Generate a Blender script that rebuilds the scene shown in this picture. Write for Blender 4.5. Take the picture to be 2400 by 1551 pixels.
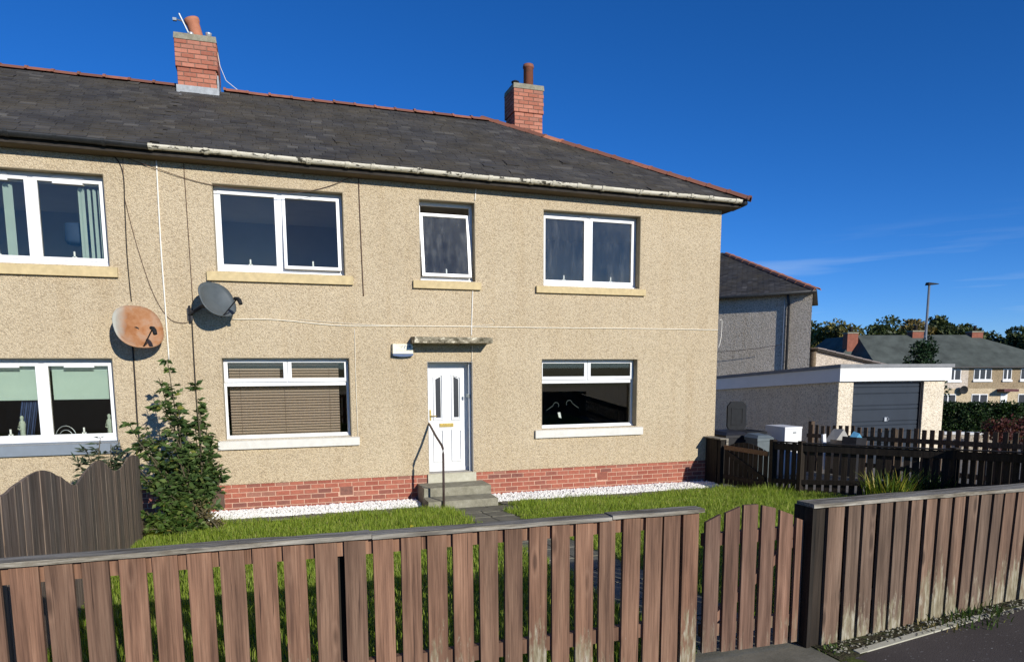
import bpy, bmesh, math, random
import numpy as np
from mathutils import Vector, Matrix

for o in list(bpy.data.objects): bpy.data.objects.remove(o)
S = bpy.context.scene
COL = S.collection
rng = np.random.default_rng(7)
random.seed(7)
R = math.radians

# ------------------------------------------------------------------ camera
CAM = np.array([1.033, -12.798, 1.978])
YAW, PIT, ROL, FPX, CY = 0.32205, 0.12758, 0.00389, 1650.0, 1071.76
def _axes():
    cy, sy = math.cos(YAW), math.sin(YAW)
    fw = np.array([sy*math.cos(PIT), cy*math.cos(PIT), -math.sin(PIT)])
    r = np.array([cy, -sy, 0.0]); d = np.cross(fw, r)
    return math.cos(ROL)*r+math.sin(ROL)*d, -math.sin(ROL)*r+math.cos(ROL)*d, fw
AX, AD, AF = _axes()
cd = bpy.data.cameras.new('camera'); cam = bpy.data.objects.new('camera', cd); COL.objects.link(cam)
cd.sensor_width = 36; cd.lens = FPX/2400*36; cd.shift_y = (CY-775.5)/2400
cd.clip_start = .05; cd.clip_end = 3000
cam.matrix_world = Matrix(((AX[0], -AD[0], -AF[0], CAM[0]), (AX[1], -AD[1], -AF[1], CAM[1]), (AX[2], -AD[2], -AF[2], CAM[2]), (0, 0, 0, 1)))
S.camera = cam
# photo pixel -> point on a known plane (positions come from what a thing touches)
def ray(u, v): return AF+AX*(u-1200)/FPX+AD*(v-CY)/FPX
def ony(u, v, y): d = ray(u, v); return CAM+d*(y-CAM[1])/d[1]
def onz(u, v, z): d = ray(u, v); return CAM+d*(z-CAM[2])/d[2]
def onx(u, v, x): d = ray(u, v); return CAM+d*(x-CAM[0])/d[0]
def atd(u, v, Z): return CAM+ray(u, v)*Z

# ------------------------------------------------------------------ sky, sun, exposure
SUN_AZ, SUN_EL = R(16.5), R(20.6)          # azimuth right of the house front's normal
sdir = Vector((math.sin(SUN_AZ)*math.cos(SUN_EL), -math.cos(SUN_AZ)*math.cos(SUN_EL), math.sin(SUN_EL)))
W = bpy.data.worlds.new('World'); S.world = W; W.use_nodes = True
nt = W.node_tree; nt.nodes.clear()
sky = nt.nodes.new('ShaderNodeTexSky'); sky.sky_type = 'NISHITA'; sky.sun_disc = False
sky.sun_elevation = SUN_EL; sky.sun_rotation = math.atan2(sdir.x, sdir.y)
sky.air_density = 1.0; sky.dust_density = 0.0; sky.ozone_density = 6.0; sky.altitude = 3000
bg = nt.nodes.new('ShaderNodeBackground'); bg.inputs[1].default_value = 0.115
outw = nt.nodes.new('ShaderNodeOutputWorld')
# thin cirrus streaks low over the horizon
tc = nt.nodes.new('ShaderNodeTexCoord'); mp = nt.nodes.new('ShaderNodeMapping'); mp.inputs['Scale'].default_value = (1.1, 1.1, 15)
mp.inputs['Rotation'].default_value = (R(6), R(-5), 0)
nz = nt.nodes.new('ShaderNodeTexNoise'); nz.inputs['Scale'].default_value = 2.3; nz.inputs['Detail'].default_value = 5; nz.inputs['Roughness'].default_value = .55
rp = nt.nodes.new('ShaderNodeValToRGB'); rp.color_ramp.elements[0].position = .50; rp.color_ramp.elements[1].position = .74
sep = nt.nodes.new('ShaderNodeSeparateXYZ'); lim = nt.nodes.new('ShaderNodeMapRange')
lim.inputs[1].default_value = .185; lim.inputs[2].default_value = .09; lim.inputs[3].default_value = 0; lim.inputs[4].default_value = .5
mul = nt.nodes.new('ShaderNodeMath'); mul.operation = 'MULTIPLY'
mixw = nt.nodes.new('ShaderNodeMixRGB'); mixw.inputs[2].default_value = (5.2, 6.4, 7.6, 1)
hs = nt.nodes.new('ShaderNodeHueSaturation'); hs.inputs['Saturation'].default_value = 1.16
L = nt.links.new
L(tc.outputs['Generated'], mp.inputs[0]); L(mp.outputs[0], nz.inputs[0]); L(nz.outputs[0], rp.inputs[0])
L(tc.outputs['Generated'], sep.inputs[0]); L(sep.outputs[2], lim.inputs[0]); L(rp.outputs[0], mul.inputs[0]); L(lim.outputs[0], mul.inputs[1])
wb = nt.nodes.new('ShaderNodeMixRGB'); wb.blend_type = 'MULTIPLY'; wb.inputs[0].default_value = 1; wb.inputs[2].default_value = (.86, .93, 1.14, 1)
L(sky.outputs[0], hs.inputs['Color']); L(hs.outputs[0], wb.inputs[1]); L(wb.outputs[0], mixw.inputs[1]); L(mul.outputs[0], mixw.inputs[0]); L(mixw.outputs[0], bg.inputs[0]); L(bg.outputs[0], outw.inputs[0])
sl = bpy.data.lights.new('sun', 'SUN'); sl.energy = 4.9; sl.angle = R(.53); sl.color = (1, .955, .875)
so = bpy.data.objects.new('sun', sl); COL.objects.link(so); so.rotation_euler = sdir.to_track_quat('Z', 'Y').to_euler(); so.location = (10, -30, 20)
S.view_settings.view_transform = 'Standard'; S.view_settings.look = 'None'; S.view_settings.exposure = 0; S.view_settings.gamma = 1
S.view_settings.use_curve_mapping = False
S.render.engine = 'CYCLES'
S.cycles.max_bounces = 6; S.cycles.transparent_max_bounces = 12

# ------------------------------------------------------------------ materials
MATS = {}
class NB:
    def __init__(s, name):
        s.m = bpy.data.materials.new(name); s.m.use_nodes = True; s.t = s.m.node_tree; s.n = s.t.nodes
        s.b = s.n['Principled BSDF']; s.pos = None; MATS[name] = s.m
    def new(s, t, **k):
        n = s.n.new(t)
        for a, v in k.items(): setattr(n, a, v)
        return n
    def link(s, a, b): s.t.links.new(a, b)
    def P(s):
        if not s.pos: s.pos = s.new('ShaderNodeNewGeometry').outputs['Position']
        return s.pos
    def scaled(s, sc, rnd=0):
        v = s.new('ShaderNodeVectorMath', operation='MULTIPLY'); s.link(s.P(), v.inputs[0]); v.inputs[1].default_value = sc if hasattr(sc, '__len__') else (sc,)*3
        out = v.outputs[0]
        if rnd:
            oi = s.new('ShaderNodeObjectInfo'); m = s.new('ShaderNodeMath', operation='MULTIPLY'); s.link(oi.outputs['Random'], m.inputs[0]); m.inputs[1].default_value = rnd
            a = s.new('ShaderNodeVectorMath', operation='ADD'); s.link(out, a.inputs[0]); s.link(m.outputs[0], a.inputs[1]); out = a.outputs[0]
        return out
    def noise(s, sc, detail=4, rough=.55, rnd=0, dist=0):
        n = s.new('ShaderNodeTexNoise'); n.inputs['Scale'].default_value = 1; n.inputs['Detail'].default_value = detail; n.inputs['Roughness'].default_value = rough
        n.inputs['Distortion'].default_value = dist
        s.link(s.scaled(sc, rnd), n.inputs['Vector']); return n.outputs['Fac']
    def vor(s, sc, out='Distance', rnd=0, feature='F1', randomness=1):
        n = s.new('ShaderNodeTexVoronoi', feature=feature); n.inputs['Scale'].default_value = 1; n.inputs['Randomness'].default_value = randomness
        s.link(s.scaled(sc, rnd), n.inputs['Vector']); return n.outputs[out]
    def ramp(s, fac, stops, interp='LINEAR'):
        r = s.new('ShaderNodeValToRGB'); cr = r.color_ramp; cr.interpolation = interp
        while len(cr.elements) < len(stops): cr.elements.new(.5)
        for e, (p, c) in zip(cr.elements, stops):
            e.position = p; e.color = (*c, 1) if hasattr(c, '__len__') else (c, c, c, 1)
        s.link(fac, r.inputs[0]); return r.outputs[0]
    def mix(s, fac, a, b, mode='MIX'):
        m = s.new('ShaderNodeMixRGB', blend_type=mode)
        for i, x in ((0, fac), (1, a), (2, b)):
            if hasattr(x, 'is_linked'): s.link(x, m.inputs[i])
            elif hasattr(x, '__len__'): m.inputs[i].default_value = (*x, 1)
            else: m.inputs[i].default_value = x if i == 0 else (x, x, x, 1)
        return m.outputs[0]
    def math(s, op, a, b=None):
        m = s.new('ShaderNodeMath', operation=op)
        for i, x in ((0, a), (1, b)):
            if x is None: continue
            if hasattr(x, 'is_linked'): s.link(x, m.inputs[i])
            else: m.inputs[i].default_value = x
        return m.outputs[0]
    def rand(s):
        a = s.new('ShaderNodeObjectInfo').outputs['Random']; g = s.new('ShaderNodeNewGeometry').outputs['Random Per Island']
        return s.math('FRACT', s.math('ADD', a, g))
    def bump(s, h, st=.4, dist=.01):
        b = s.new('ShaderNodeBump'); b.inputs['Strength'].default_value = st; b.inputs['Distance'].default_value = dist; s.link(h, b.inputs['Height']); s.link(b.outputs[0], s.b.inputs['Normal'])
    def done(s, col, rough=.8, spec=.3, metal=0):
        if hasattr(col, 'is_linked'): s.link(col, s.b.inputs['Base Color'])
        else: s.b.inputs['Base Color'].default_value = (*col, 1)
        if hasattr(rough, 'is_linked'): s.link(rough, s.b.inputs['Roughness'])
        else: s.b.inputs['Roughness'].default_value = rough
        s.b.inputs['Specular IOR Level'].default_value = spec; s.b.inputs['Metallic'].default_value = metal
        return s.m
def simple(name, c, rough=.6, var=.12, sc=6, spec=.3, metal=0, bump=0):
    n = NB(name); f = n.noise(sc, 4); c = np.array(c)
    col = n.ramp(f, [(.3, tuple(c*(1-var))), (.7, tuple(np.minimum(c*(1+var), .95)))])
    if bump: n.bump(n.noise(sc*8, 3), bump, .004)
    return n.done(col, rough, spec, metal)

def pebbledash(name, c1, c2, c3, big=(.94, 1.05), sc=34):
    n = NB(name); f = n.vor((sc, sc, sc), 'Distance'); cid = n.vor((sc, sc, sc), 'Color')
    h = n.new('ShaderNodeSeparateColor'); n.link(cid, h.inputs[0])
    col = n.ramp(h.outputs[0], [(.0, c3), (.22, c2), (.48, c1), (.85, tuple(np.minimum(np.array(c1)*1.12, .9)))])
    edge = n.ramp(f, [(.30, 1.0), (.65, .74)])
    col = n.mix(.75, col, edge, 'MULTIPLY')
    b = n.noise((.55, .55, .8), 5); col = n.mix(1, col, n.ramp(b, [(.3, tuple(big[0]*np.array([1, .985, .96]))), (.7, tuple(big[1]*np.array([1, 1, 1])))]), 'MULTIPLY')
    st = n.noise((3.2, 3.2, .22), 4); col = n.mix(.5, col, n.ramp(st, [(.32, (.9, .86, .8)), (.5, 1.0)]), 'MULTIPLY')
    n.bump(n.math('SUBTRACT', 1, f), .75, .018)
    return n.done(col, .92, .15)
pebbledash('harl_cream', (.60, .495, .335), (.545, .442, .295), (.44, .348, .228), sc=54)
pebbledash('harl_grey', (.60, .53, .43), (.50, .44, .35), (.36, .31, .25), sc=26)
pebbledash('harl_garage', (.80, .71, .55), (.72, .63, .48), (.56, .48, .36), sc=34)
pebbledash('harl_far_cream', (.60, .49, .33), (.56, .46, .31), (.48, .39, .26), sc=14)
pebbledash('harl_far_pale', (.62, .54, .45), (.58, .5, .42), (.5, .44, .36), sc=14)
pebbledash('harl_far_brown', (.36, .28, .18), (.33, .26, .165), (.27, .21, .13), sc=14)

n = NB('brick_red'); r_ = n.rand()
c = n.ramp(r_, [(0, (.29, .092, .064)), (.3, (.36, .12, .08)), (.6, (.40, .14, .092)), (.8, (.32, .115, .08)), (.92, (.22, .092, .072)), (1, (.36, .17, .12))])
c = n.mix(.55, c, n.ramp(n.noise(24, 5), [(.3, .72), (.7, 1.15)]), 'MULTIPLY'); n.bump(n.noise(110, 4), .35, .004); n.done(c, .9, .15)
n = NB('brick_chimney'); r_ = n.rand()
c = n.ramp(r_, [(0, (.33, .12, .078)), (.35, (.43, .165, .105)), (.75, (.50, .21, .14)), (1, (.35, .16, .11))])
c = n.mix(.55, c, n.ramp(n.noise(20, 5), [(.3, .75), (.7, 1.12)]), 'MULTIPLY'); n.bump(n.noise(110, 4), .35, .004); n.done(c, .9, .15)
simple('mortar_plinth', (.56, .36, .26), .95, .15, 30, .1, bump=.3)
simple('mortar_chimney', (.21, .15, .115), .95, .2, 20, .1)
def slate_mat(name, mult=1.0):
    n = NB(name); r_ = n.rand()
    c = n.ramp(r_, [(0, (.046, .043, .041)), (.2, (.057, .054, .051)), (.6, (.066, .063, .059)), (.9, (.078, .073, .067)), (.97, (.125, .118, .105)), (1, (.05, .048, .05))])
    moss = n.ramp(n.noise((.9, .9, 1.3), 6, .65), [(.40, 0), (.66, 1)])
    c = n.mix(n.math('MULTIPLY', moss, .62), c, (.088, .072, .044))
    lich = n.ramp(n.noise(11, 6, .75), [(.56, 0), (.70, 1)])
    c = n.mix(n.math('MULTIPLY', lich, .30), c, (.135, .125, .10))
    dk = n.ramp(n.noise((1.6, 1.6, 2.2), 5), [(.3, .72), (.62, 1.12)]); c = n.mix(1, c, dk, 'MULTIPLY')
    n.bump(n.noise((40, 40, 40), 4), .4, .006)
    if mult != 1: c = n.mix(1, c, (mult,)*3, 'MULTIPLY')
    return n.done(c, .78, .3)
slate_mat('slate', .95)
n = NB('terracotta'); c = n.ramp(n.rand(), [(0, (.17, .072, .05)), (.5, (.24, .095, .062)), (1, (.32, .12, .075))])
c = n.mix(n.ramp(n.noise(9, 5), [(.45, 0), (.75, .8)]), c, (.17, .09, .06)); n.done(c, .85, .2)
n = NB('terracotta_bright'); c = n.ramp(n.noise(8, 4), [(.3, (.38, .15, .085)), (.7, (.48, .20, .115))]); n.done(c, .8, .2)
n = NB('gutter_white_worn')
c = n.ramp(n.noise((5, 20, 20), 5), [(.3, (.58, .54, .42)), (.7, (.74, .70, .57))])
flake = n.ramp(n.noise((8, 17, 17), 6, .7), [(.555, 0), (.585, 1)])
c = n.mix(flake, c, (.06, .055, .04)); c = n.mix(n.ramp(n.noise((3, 9, 14), 5), [(.56, 0), (.8, .7)]), c, (.24, .22, .11)); n.done(c, .75, .3)
simple('gutter_black', (.022, .024, .026), .5, .3, 10, .4)
n = NB('eaves_brown'); c = n.ramp(n.noise((1.3, 8, 8), 5), [(.3, (.075, .058, .036)), (.7, (.14, .11, .068))]); n.done(c, .85, .2)
simple('eaves_dark', (.035, .029, .023), .85, .3, 8)
n = NB('upvc_white'); n.done(n.ramp(n.noise(3, 4), [(.3, (.80, .81, .80)), (.7, (.86, .865, .86))]), .32, .4)
simple('upvc_seal', (.10, .10, .11), .6, .1)
simple('sill_stone', (.58, .46, .25), .9, .12, 12, .15, bump=.25)
simple('sill_white', (.68, .66, .59), .85, .06, 10, .2, bump=.15)
simple('sill_grey', (.20, .235, .27), .7, .05, 8)
simple('reveal_tan', (.30, .25, .17), .92, .12, 9, .15, bump=.3)
simple('reveal_grey', (.33, .31, .28), .9, .08, 9, .2)
n = NB('concrete'); c = n.ramp(n.noise(7, 6, .65), [(.25, (.17, .16, .115)), (.5, (.27, .255, .19)), (.75, (.36, .345, .27))]); c = n.mix(.6, c, n.ramp(n.noise(60, 3), [(.35, .75), (.65, 1.12)]), 'MULTIPLY'); n.bump(n.noise(50, 5), .4, .006); n.done(c, .93, .15)
n = NB('concrete_threshold'); c = n.ramp(n.noise(9, 6, .65), [(.25, (.40, .38, .28)), (.75, (.56, .54, .43))]); n.bump(n.noise(60, 4), .3, .004); n.done(c, .9, .15)
n = NB('canopy_concrete'); c = n.ramp(n.noise((9, 9, 14), 6, .7), [(.36, (.075, .065, .04)), (.46, (.20, .175, .12)), (.56, (.31, .27, .19)), (.63, (.70, .64, .48))]); n.bump(n.noise(30, 5), .5, .012); n.done(c, .95, .1)
n = NB('slab_path'); c = n.ramp(n.noise(5, 6, .65), [(.25, (.125, .12, .09)), (.7, (.22, .21, .165))]); c = n.mix(.4, c, n.ramp(n.rand(), [(0, .8), (1, 1.1)]), 'MULTIPLY'); n.bump(n.noise(45, 5), .35, .006); n.done(c, .93, .12)
n = NB('asphalt'); v = n.vor(70, 'Distance'); c = n.ramp(n.noise(1.5, 5), [(.3, (.070, .059, .052)), (.7, (.095, .082, .073))]); c = n.mix(n.ramp(n.noise(48, 2), [(.66, 0), (.72, 1)]), c, (.17, .16, .15)); c = n.mix(n.ramp(n.vor(13, 'Distance'), [(.05, 1), (.09, 0)]), c, (.30, .29, .27)); n.bump(n.noise(130, 3), .35, .006); n.done(c, .92, .15)
n = NB('ground_soil'); c = n.ramp(n.noise(3, 6), [(.3, (.06, .07, .022)), (.7, (.11, .13, .036))]); n.bump(n.noise(14, 5), .5, .03); n.done(c, .95, .1)
n = NB('yard_grey'); c = n.ramp(n.noise(3, 6), [(.3, (.16, .15, .13)), (.7, (.24, .22, .19))]); n.done(c, .95, .1)
n = NB('verge_soil'); c = n.ramp(n.noise(18, 6, .7), [(.3, (.035, .03, .02)), (.5, (.08, .07, .04)), (.62, (.07, .09, .03)), (.75, (.22, .2, .15))]); n.bump(n.noise(40, 5), .7, .02); n.done(c, .95, .1)
simple('gravel_white', (.80, .785, .74), .85, .08, 25, .2)
def leafmat(name, stops, trans=.3, rough=.5):
    n = NB(name); c = n.ramp(n.rand(), stops); n.done(c, rough, .25)
    t = n.new('ShaderNodeBsdfTranslucent'); n.link(n.mix(1, c, (1.25, 1.35, .6), 'MULTIPLY'), t.inputs[0]); m = n.new('ShaderNodeMixShader'); m.inputs[0].default_value = trans
    n.link(n.b.outputs[0], m.inputs[1]); n.link(t.outputs[0], m.inputs[2]); n.link(m.outputs[0], n.n['Material Output'].inputs[0]); return n.m
leafmat('grass', [(0, (.12, .19, .022)), (.4, (.23, .33, .036)), (.75, (.33, .42, .06)), (.93, (.40, .45, .10)), (1, (.5, .45, .18))], .42)
leafmat('leaf_shrub', [(0, (.035, .068, .02)), (.5, (.075, .125, .035)), (.85, (.11, .17, .048)), (.97, (.17, .21, .055)), (1, (.26, .24, .03))], .22)
leafmat('leaf_low', [(0, (.035, .075, .015)), (.6, (.075, .13, .025)), (.95, (.13, .17, .04)), (1, (.26, .22, .05))], .25)
leafmat('leaf_yellow', [(0, (.55, .45, .04)), (1, (.65, .52, .06))], .3)
leafmat('leaf_dry', [(0, (.12, .10, .045)), (.6, (.20, .17, .075)), (1, (.26, .21, .09))], .25)
leafmat('leaf_buddleia', [(0, (.035, .06, .03)), (.6, (.06, .09, .045)), (1, (.12, .14, .09))], .2)
leafmat('leaf_hedge', [(0, (.015, .035, .01)), (.6, (.03, .06, .016)), (1, (.06, .10, .025))], .2)
leafmat('leaf_conifer', [(0, (.008, .022, .008)), (.6, (.016, .04, .014)), (1, (.03, .065, .02))], .12)
leafmat('leaf_olive', [(0, (.085, .09, .028)), (.6, (.17, .16, .05)), (1, (.26, .22, .075))], .25)
leafmat('leaf_dark', [(0, (.03, .05, .018)), (.6, (.06, .08, .03)), (1, (.10, .115, .04))], .2)
leafmat('leaf_autumn', [(0, (.09, .075, .028)), (.6, (.17, .13, .045)), (1, (.24, .18, .06))], .25)
leafmat('leaf_red', [(0, (.055, .016, .016)), (.6, (.10, .03, .026)), (1, (.14, .06, .035))], .25)
leafmat('leaf_iris', [(0, (.04, .08, .014)), (.45, (.10, .16, .02)), (.8, (.26, .27, .035)), (1, (.50, .38, .09))], .3)
simple('bark', (.09, .07, .05), .9, .25, 20, .15)
simple('stem', (.10, .085, .05), .85, .2, 30)
def wood(name, lo, mid, hi, weather=0, wz=.55):
    """upright boards: grain along z, every board its own tone, worn and algae-bleached feet"""
    n = NB(name); g = n.noise((26, 26, 1.3), 5, .6, rnd=60); f = n.noise((150, 150, 3.5), 4, .6, rnd=60)
    c = n.ramp(g, [(.28, lo), (.5, mid), (.74, hi)])
    c = n.mix(.8, c, n.ramp(f, [(.3, .52), (.5, .95), (.7, 1.22)]), 'MULTIPLY')
    c = n.mix(.75, c, n.ramp(n.rand(), [(0, (.58, .62, .64)), (.35, (.86, .85, .84)), (.7, (1.06, .98, .93)), (1, (1.25, 1.16, 1.1))]), 'MULTIPLY')
    kn = n.vor((10, 10, 2.6), 'Distance', rnd=60); kc = n.new('ShaderNodeSeparateColor'); n.link(n.vor((10, 10, 2.6), 'Color', rnd=60), kc.inputs[0]); has = n.math('GREATER_THAN', kc.outputs[0], .62)
    c = n.mix(n.math('MULTIPLY', n.ramp(kn, [(.09, .7), (.16, 0)]), has), c, tuple(np.array(lo)*.55)); c = n.mix(n.math('MULTIPLY', n.ramp(kn, [(.16, 0), (.21, .22), (.30, 0)]), has), c, tuple(np.array(hi)*1.1))
    st_ = n.noise((9, 9, .9), 5, .65, rnd=60); c = n.mix(.8, c, n.ramp(st_, [(.33, .55), (.52, 1.0), (.72, 1.18)]), 'MULTIPLY')
    sc_ = n.noise((60, 60, 6), 5, .75, rnd=60); c = n.mix(n.ramp(sc_, [(.70, 0), (.74, .5)]), c, tuple(np.minimum(np.array(hi)*1.6, .6)))
    ck = n.noise((120, 120, 1.6), 2, .5, rnd=90); c = n.mix(n.ramp(ck, [(.695, 0), (.72, .8)]), c, tuple(np.array(lo)*.35))
    if weather:
        sp = n.new('ShaderNodeSeparateXYZ'); n.link(n.P(), sp.inputs[0])
        zz = n.math('ADD', sp.outputs[2], n.math('MULTIPLY', n.math('SUBTRACT', n.noise((30, 30, 5), 5, .75, rnd=60), .5), 1.3))
        zz = n.math('ADD', zz, n.math('MULTIPLY', n.math('SUBTRACT', n.new('ShaderNodeObjectInfo').outputs['Random'], .5), .35))
        w = n.ramp(zz, [(wz-.20, weather), (wz-.04, 0)])
        c = n.mix(w, c, n.ramp(n.noise((50, 50, 9), 4, rnd=60), [(.3, (.13, .11, .065)), (.5, (.27, .24, .15)), (.7, (.46, .43, .34))]))
    n.bump(n.math('ADD', f, n.math('MULTIPLY', g, .5)), .45, .004)
    return n.done(c, .82, .2)
wood('wood_front', (.108, .062, .042), (.205, .118, .076), (.31, .190, .124), .8, .40)
wood('wood_gate', (.10, .058, .042), (.18, .105, .072), (.26, .16, .112), .35, .40)
wood('wood_right', (.10, .066, .047), (.175, .115, .079), (.26, .178, .125), .85, .50)
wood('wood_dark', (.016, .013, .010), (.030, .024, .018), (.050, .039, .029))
wood('wood_brown', (.06, .042, .028), (.10, .07, .046), (.15, .105, .07))
wood('wood_wavy', (.125, .094, .07), (.21, .165, .125), (.32, .26, .20))
n = NB('wood_cap'); g = n.noise((2.6, 42, 42), 6, .75); c = n.ramp(g, [(.38, (.06, .05, .038)), (.47, (.15, .13, .095)), (.55, (.25, .225, .175)), (.66, (.42, .39, .32))]); c = n.mix(n.ramp(n.noise((5, 90, 90), 4, .7), [(.55, 0), (.66, .85)]), c, (.035, .03, .025)); c = n.mix(n.ramp(n.noise((1.7, 9, 9), 5), [(.45, 0), (.7, .65)]), c, (.36, .34, .29)); n.bump(g, .6, .008); n.done(c, .9, .15)
n = NB('wood_rail_lit'); g = n.noise((2, 30, 30), 5); n.done(n.ramp(g, [(.3, (.15, .085, .045)), (.7, (.26, .15, .08))]), .85, .2)  # sunlit look of the side gate's top rail put into its lighter colour
simple('metal_rail', (.075, .05, .045), .45, .3, 20, .5, .3)
n = NB('dish_rust'); g = n.noise(4.5, 6, .6); c = n.ramp(g, [(.3, (.27, .10, .03)), (.45, (.36, .17, .075)), (.58, (.38, .23, .14)), (.75, (.30, .13, .05))])
sp = n.new('ShaderNodeSeparateXYZ'); n.link(n.P(), sp.inputs[0]); edge = n.math('ADD', sp.outputs[0], n.math('MULTIPLY', n.math('SUBTRACT', n.noise(9, 4), .5), .16))
c = n.mix(n.ramp(n.math('ADD', edge, 1.75), [(.50, 1), (.62, 0)]), c, (.40, .40, .34)); n.done(c, .75, .3)
simple('dish_grey', (.085, .10, .105), .5, .12, 8, .4)
simple('plastic_black', (.02, .02, .022), .5, .2, 10, .4)
simple('plastic_dark', (.016, .017, .018), .75, .2, 10, .2)
simple('plastic_grey', (.12, .145, .15), .5, .1, 10, .4)
simple('plastic_white', (.72, .72, .70), .45, .04, 6, .4)
simple('enamel_white', (.80, .80, .78), .3, .03, 4, .5)
simple('alarm_cream', (.74, .70, .54), .5, .05, 10, .35)
simple('alarm_blue', (.055, .10, .20), .4, .1, 10, .4)
simple('print_grey', (.42, .43, .36), .7, .03)
simple('print_green', (.38, .45, .30), .7, .03)
simple('print_blue', (.10, .17, .30), .7, .03)
simple('brass', (.62, .45, .14), .3, .15, 30, .5, .8)
simple('lead', (.30, .32, .33), .6, .2, 14, .4, .2)
simple('galvanised', (.55, .57, .58), .4, .1, 10, .5, .5)
simple('lamp_steel', (.22, .25, .27), .4, .08, 6, .5, .4)
simple('cable_black', (.025, .02, .018), .6, .1)
simple('cable_brown', (.11, .065, .045), .7, .1)
simple('cable_white', (.82, .79, .70), .6, .05)
simple('cable_cream', (.78, .71, .56), .7, .05)
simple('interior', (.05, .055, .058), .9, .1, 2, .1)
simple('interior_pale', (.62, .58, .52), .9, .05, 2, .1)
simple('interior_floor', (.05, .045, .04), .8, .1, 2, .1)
simple('blind_brown', (.36, .26, .20), .6, .06, 30, .3)
simple('blind_mint', (.40, .49, .43), .85, .04, 5, .1)
simple('blind_vertical', (.42, .50, .45), .85, .04, 5, .1)
simple('curtain_blue', (.05, .075, .16), .9, .2, 12, .1)
simple('figurine', (.40, .44, .36), .7, .1, 30, .2)
simple('lamp_navy', (.03, .045, .08), .8, .1)
simple('garage_door', (.026, .034, .045), .45, .1, 3, .35)
simple('garage_black', (.015, .015, .018), .5, .2)
simple('fascia_white', (.82, .82, .79), .5, .03, 3, .3)
simple('felt_grey', (.24, .245, .245), .9, .12, 6, .1)
simple('far_roof', (.082, .094, .082), .85, .28, 1.1, .2)
simple('brick_far', (.27, .105, .07), .9, .15, 4, .1)
simple('tile_concrete', (.26, .225, .21), .9, .12, 5, .15)
simple('card', (.30, .24, .17), .9, .12, 8, .1)
simple('card_grey', (.33, .32, .29), .9, .1, 8, .1)
simple('bag_blue', (.12, .36, .56), .5, .15, 20, .4)
simple('dark_red', (.10, .025, .03), .6, .2, 9, .3)
def glass(name, tint, film=0, k=1.35):
    n = NB(name); n.n.remove(n.b)
    t = n.new('ShaderNodeBsdfTransparent'); t.inputs[0].default_value = (*tint, 1)
    g = n.new('ShaderNodeBsdfGlossy'); g.inputs['Roughness'].default_value = .015; g.inputs[0].default_value = (.95, .86, .72, 1)
    fr = n.new('ShaderNodeFresnel'); fr.inputs[0].default_value = 1.5; m = n.new('ShaderNodeMixShader')
    n.link(n.math('MULTIPLY', fr.outputs[0], k), m.inputs[0]); n.link(t.outputs[0], m.inputs[1]); n.link(g.outputs[0], m.inputs[2]); o = m.outputs[0]
    if film:
        d = n.new('ShaderNodeBsdfDiffuse'); d.inputs[0].default_value = (.55, .56, .55, 1); m2 = n.new('ShaderNodeMixShader')
        f = n.math('MAXIMUM', n.ramp(n.noise((9, 6, 2.2), 6, .75), [(.45, film*.2), (.62, film*.5), (.75, film)]), n.ramp(n.noise((40, 6, 16), 6, .8), [(.66, 0), (.74, film*1.6)]))
        f = n.math('MULTIPLY', f, n.ramp(n.noise((2.2, 2, 2.2), 3), [(.3, .3), (.7, 1)]))
        n.link(f, m2.inputs[0]); n.link(o, m2.inputs[1]); n.link(d.outputs[0], m2.inputs[2]); o = m2.outputs[0]
    n.link(o, n.n['Material Output'].inputs[0]); return n.m
glass('glass', (.93, .96, .95)); glass('glass_film', (.90, .93, .94), .26); glass('glass_hazy', (.90, .93, .94), .13)
n = NB('glass_obscure'); n.bump(n.noise(60, 3), .3, .003); n.done((.035, .037, .04), .25, .5)

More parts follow.
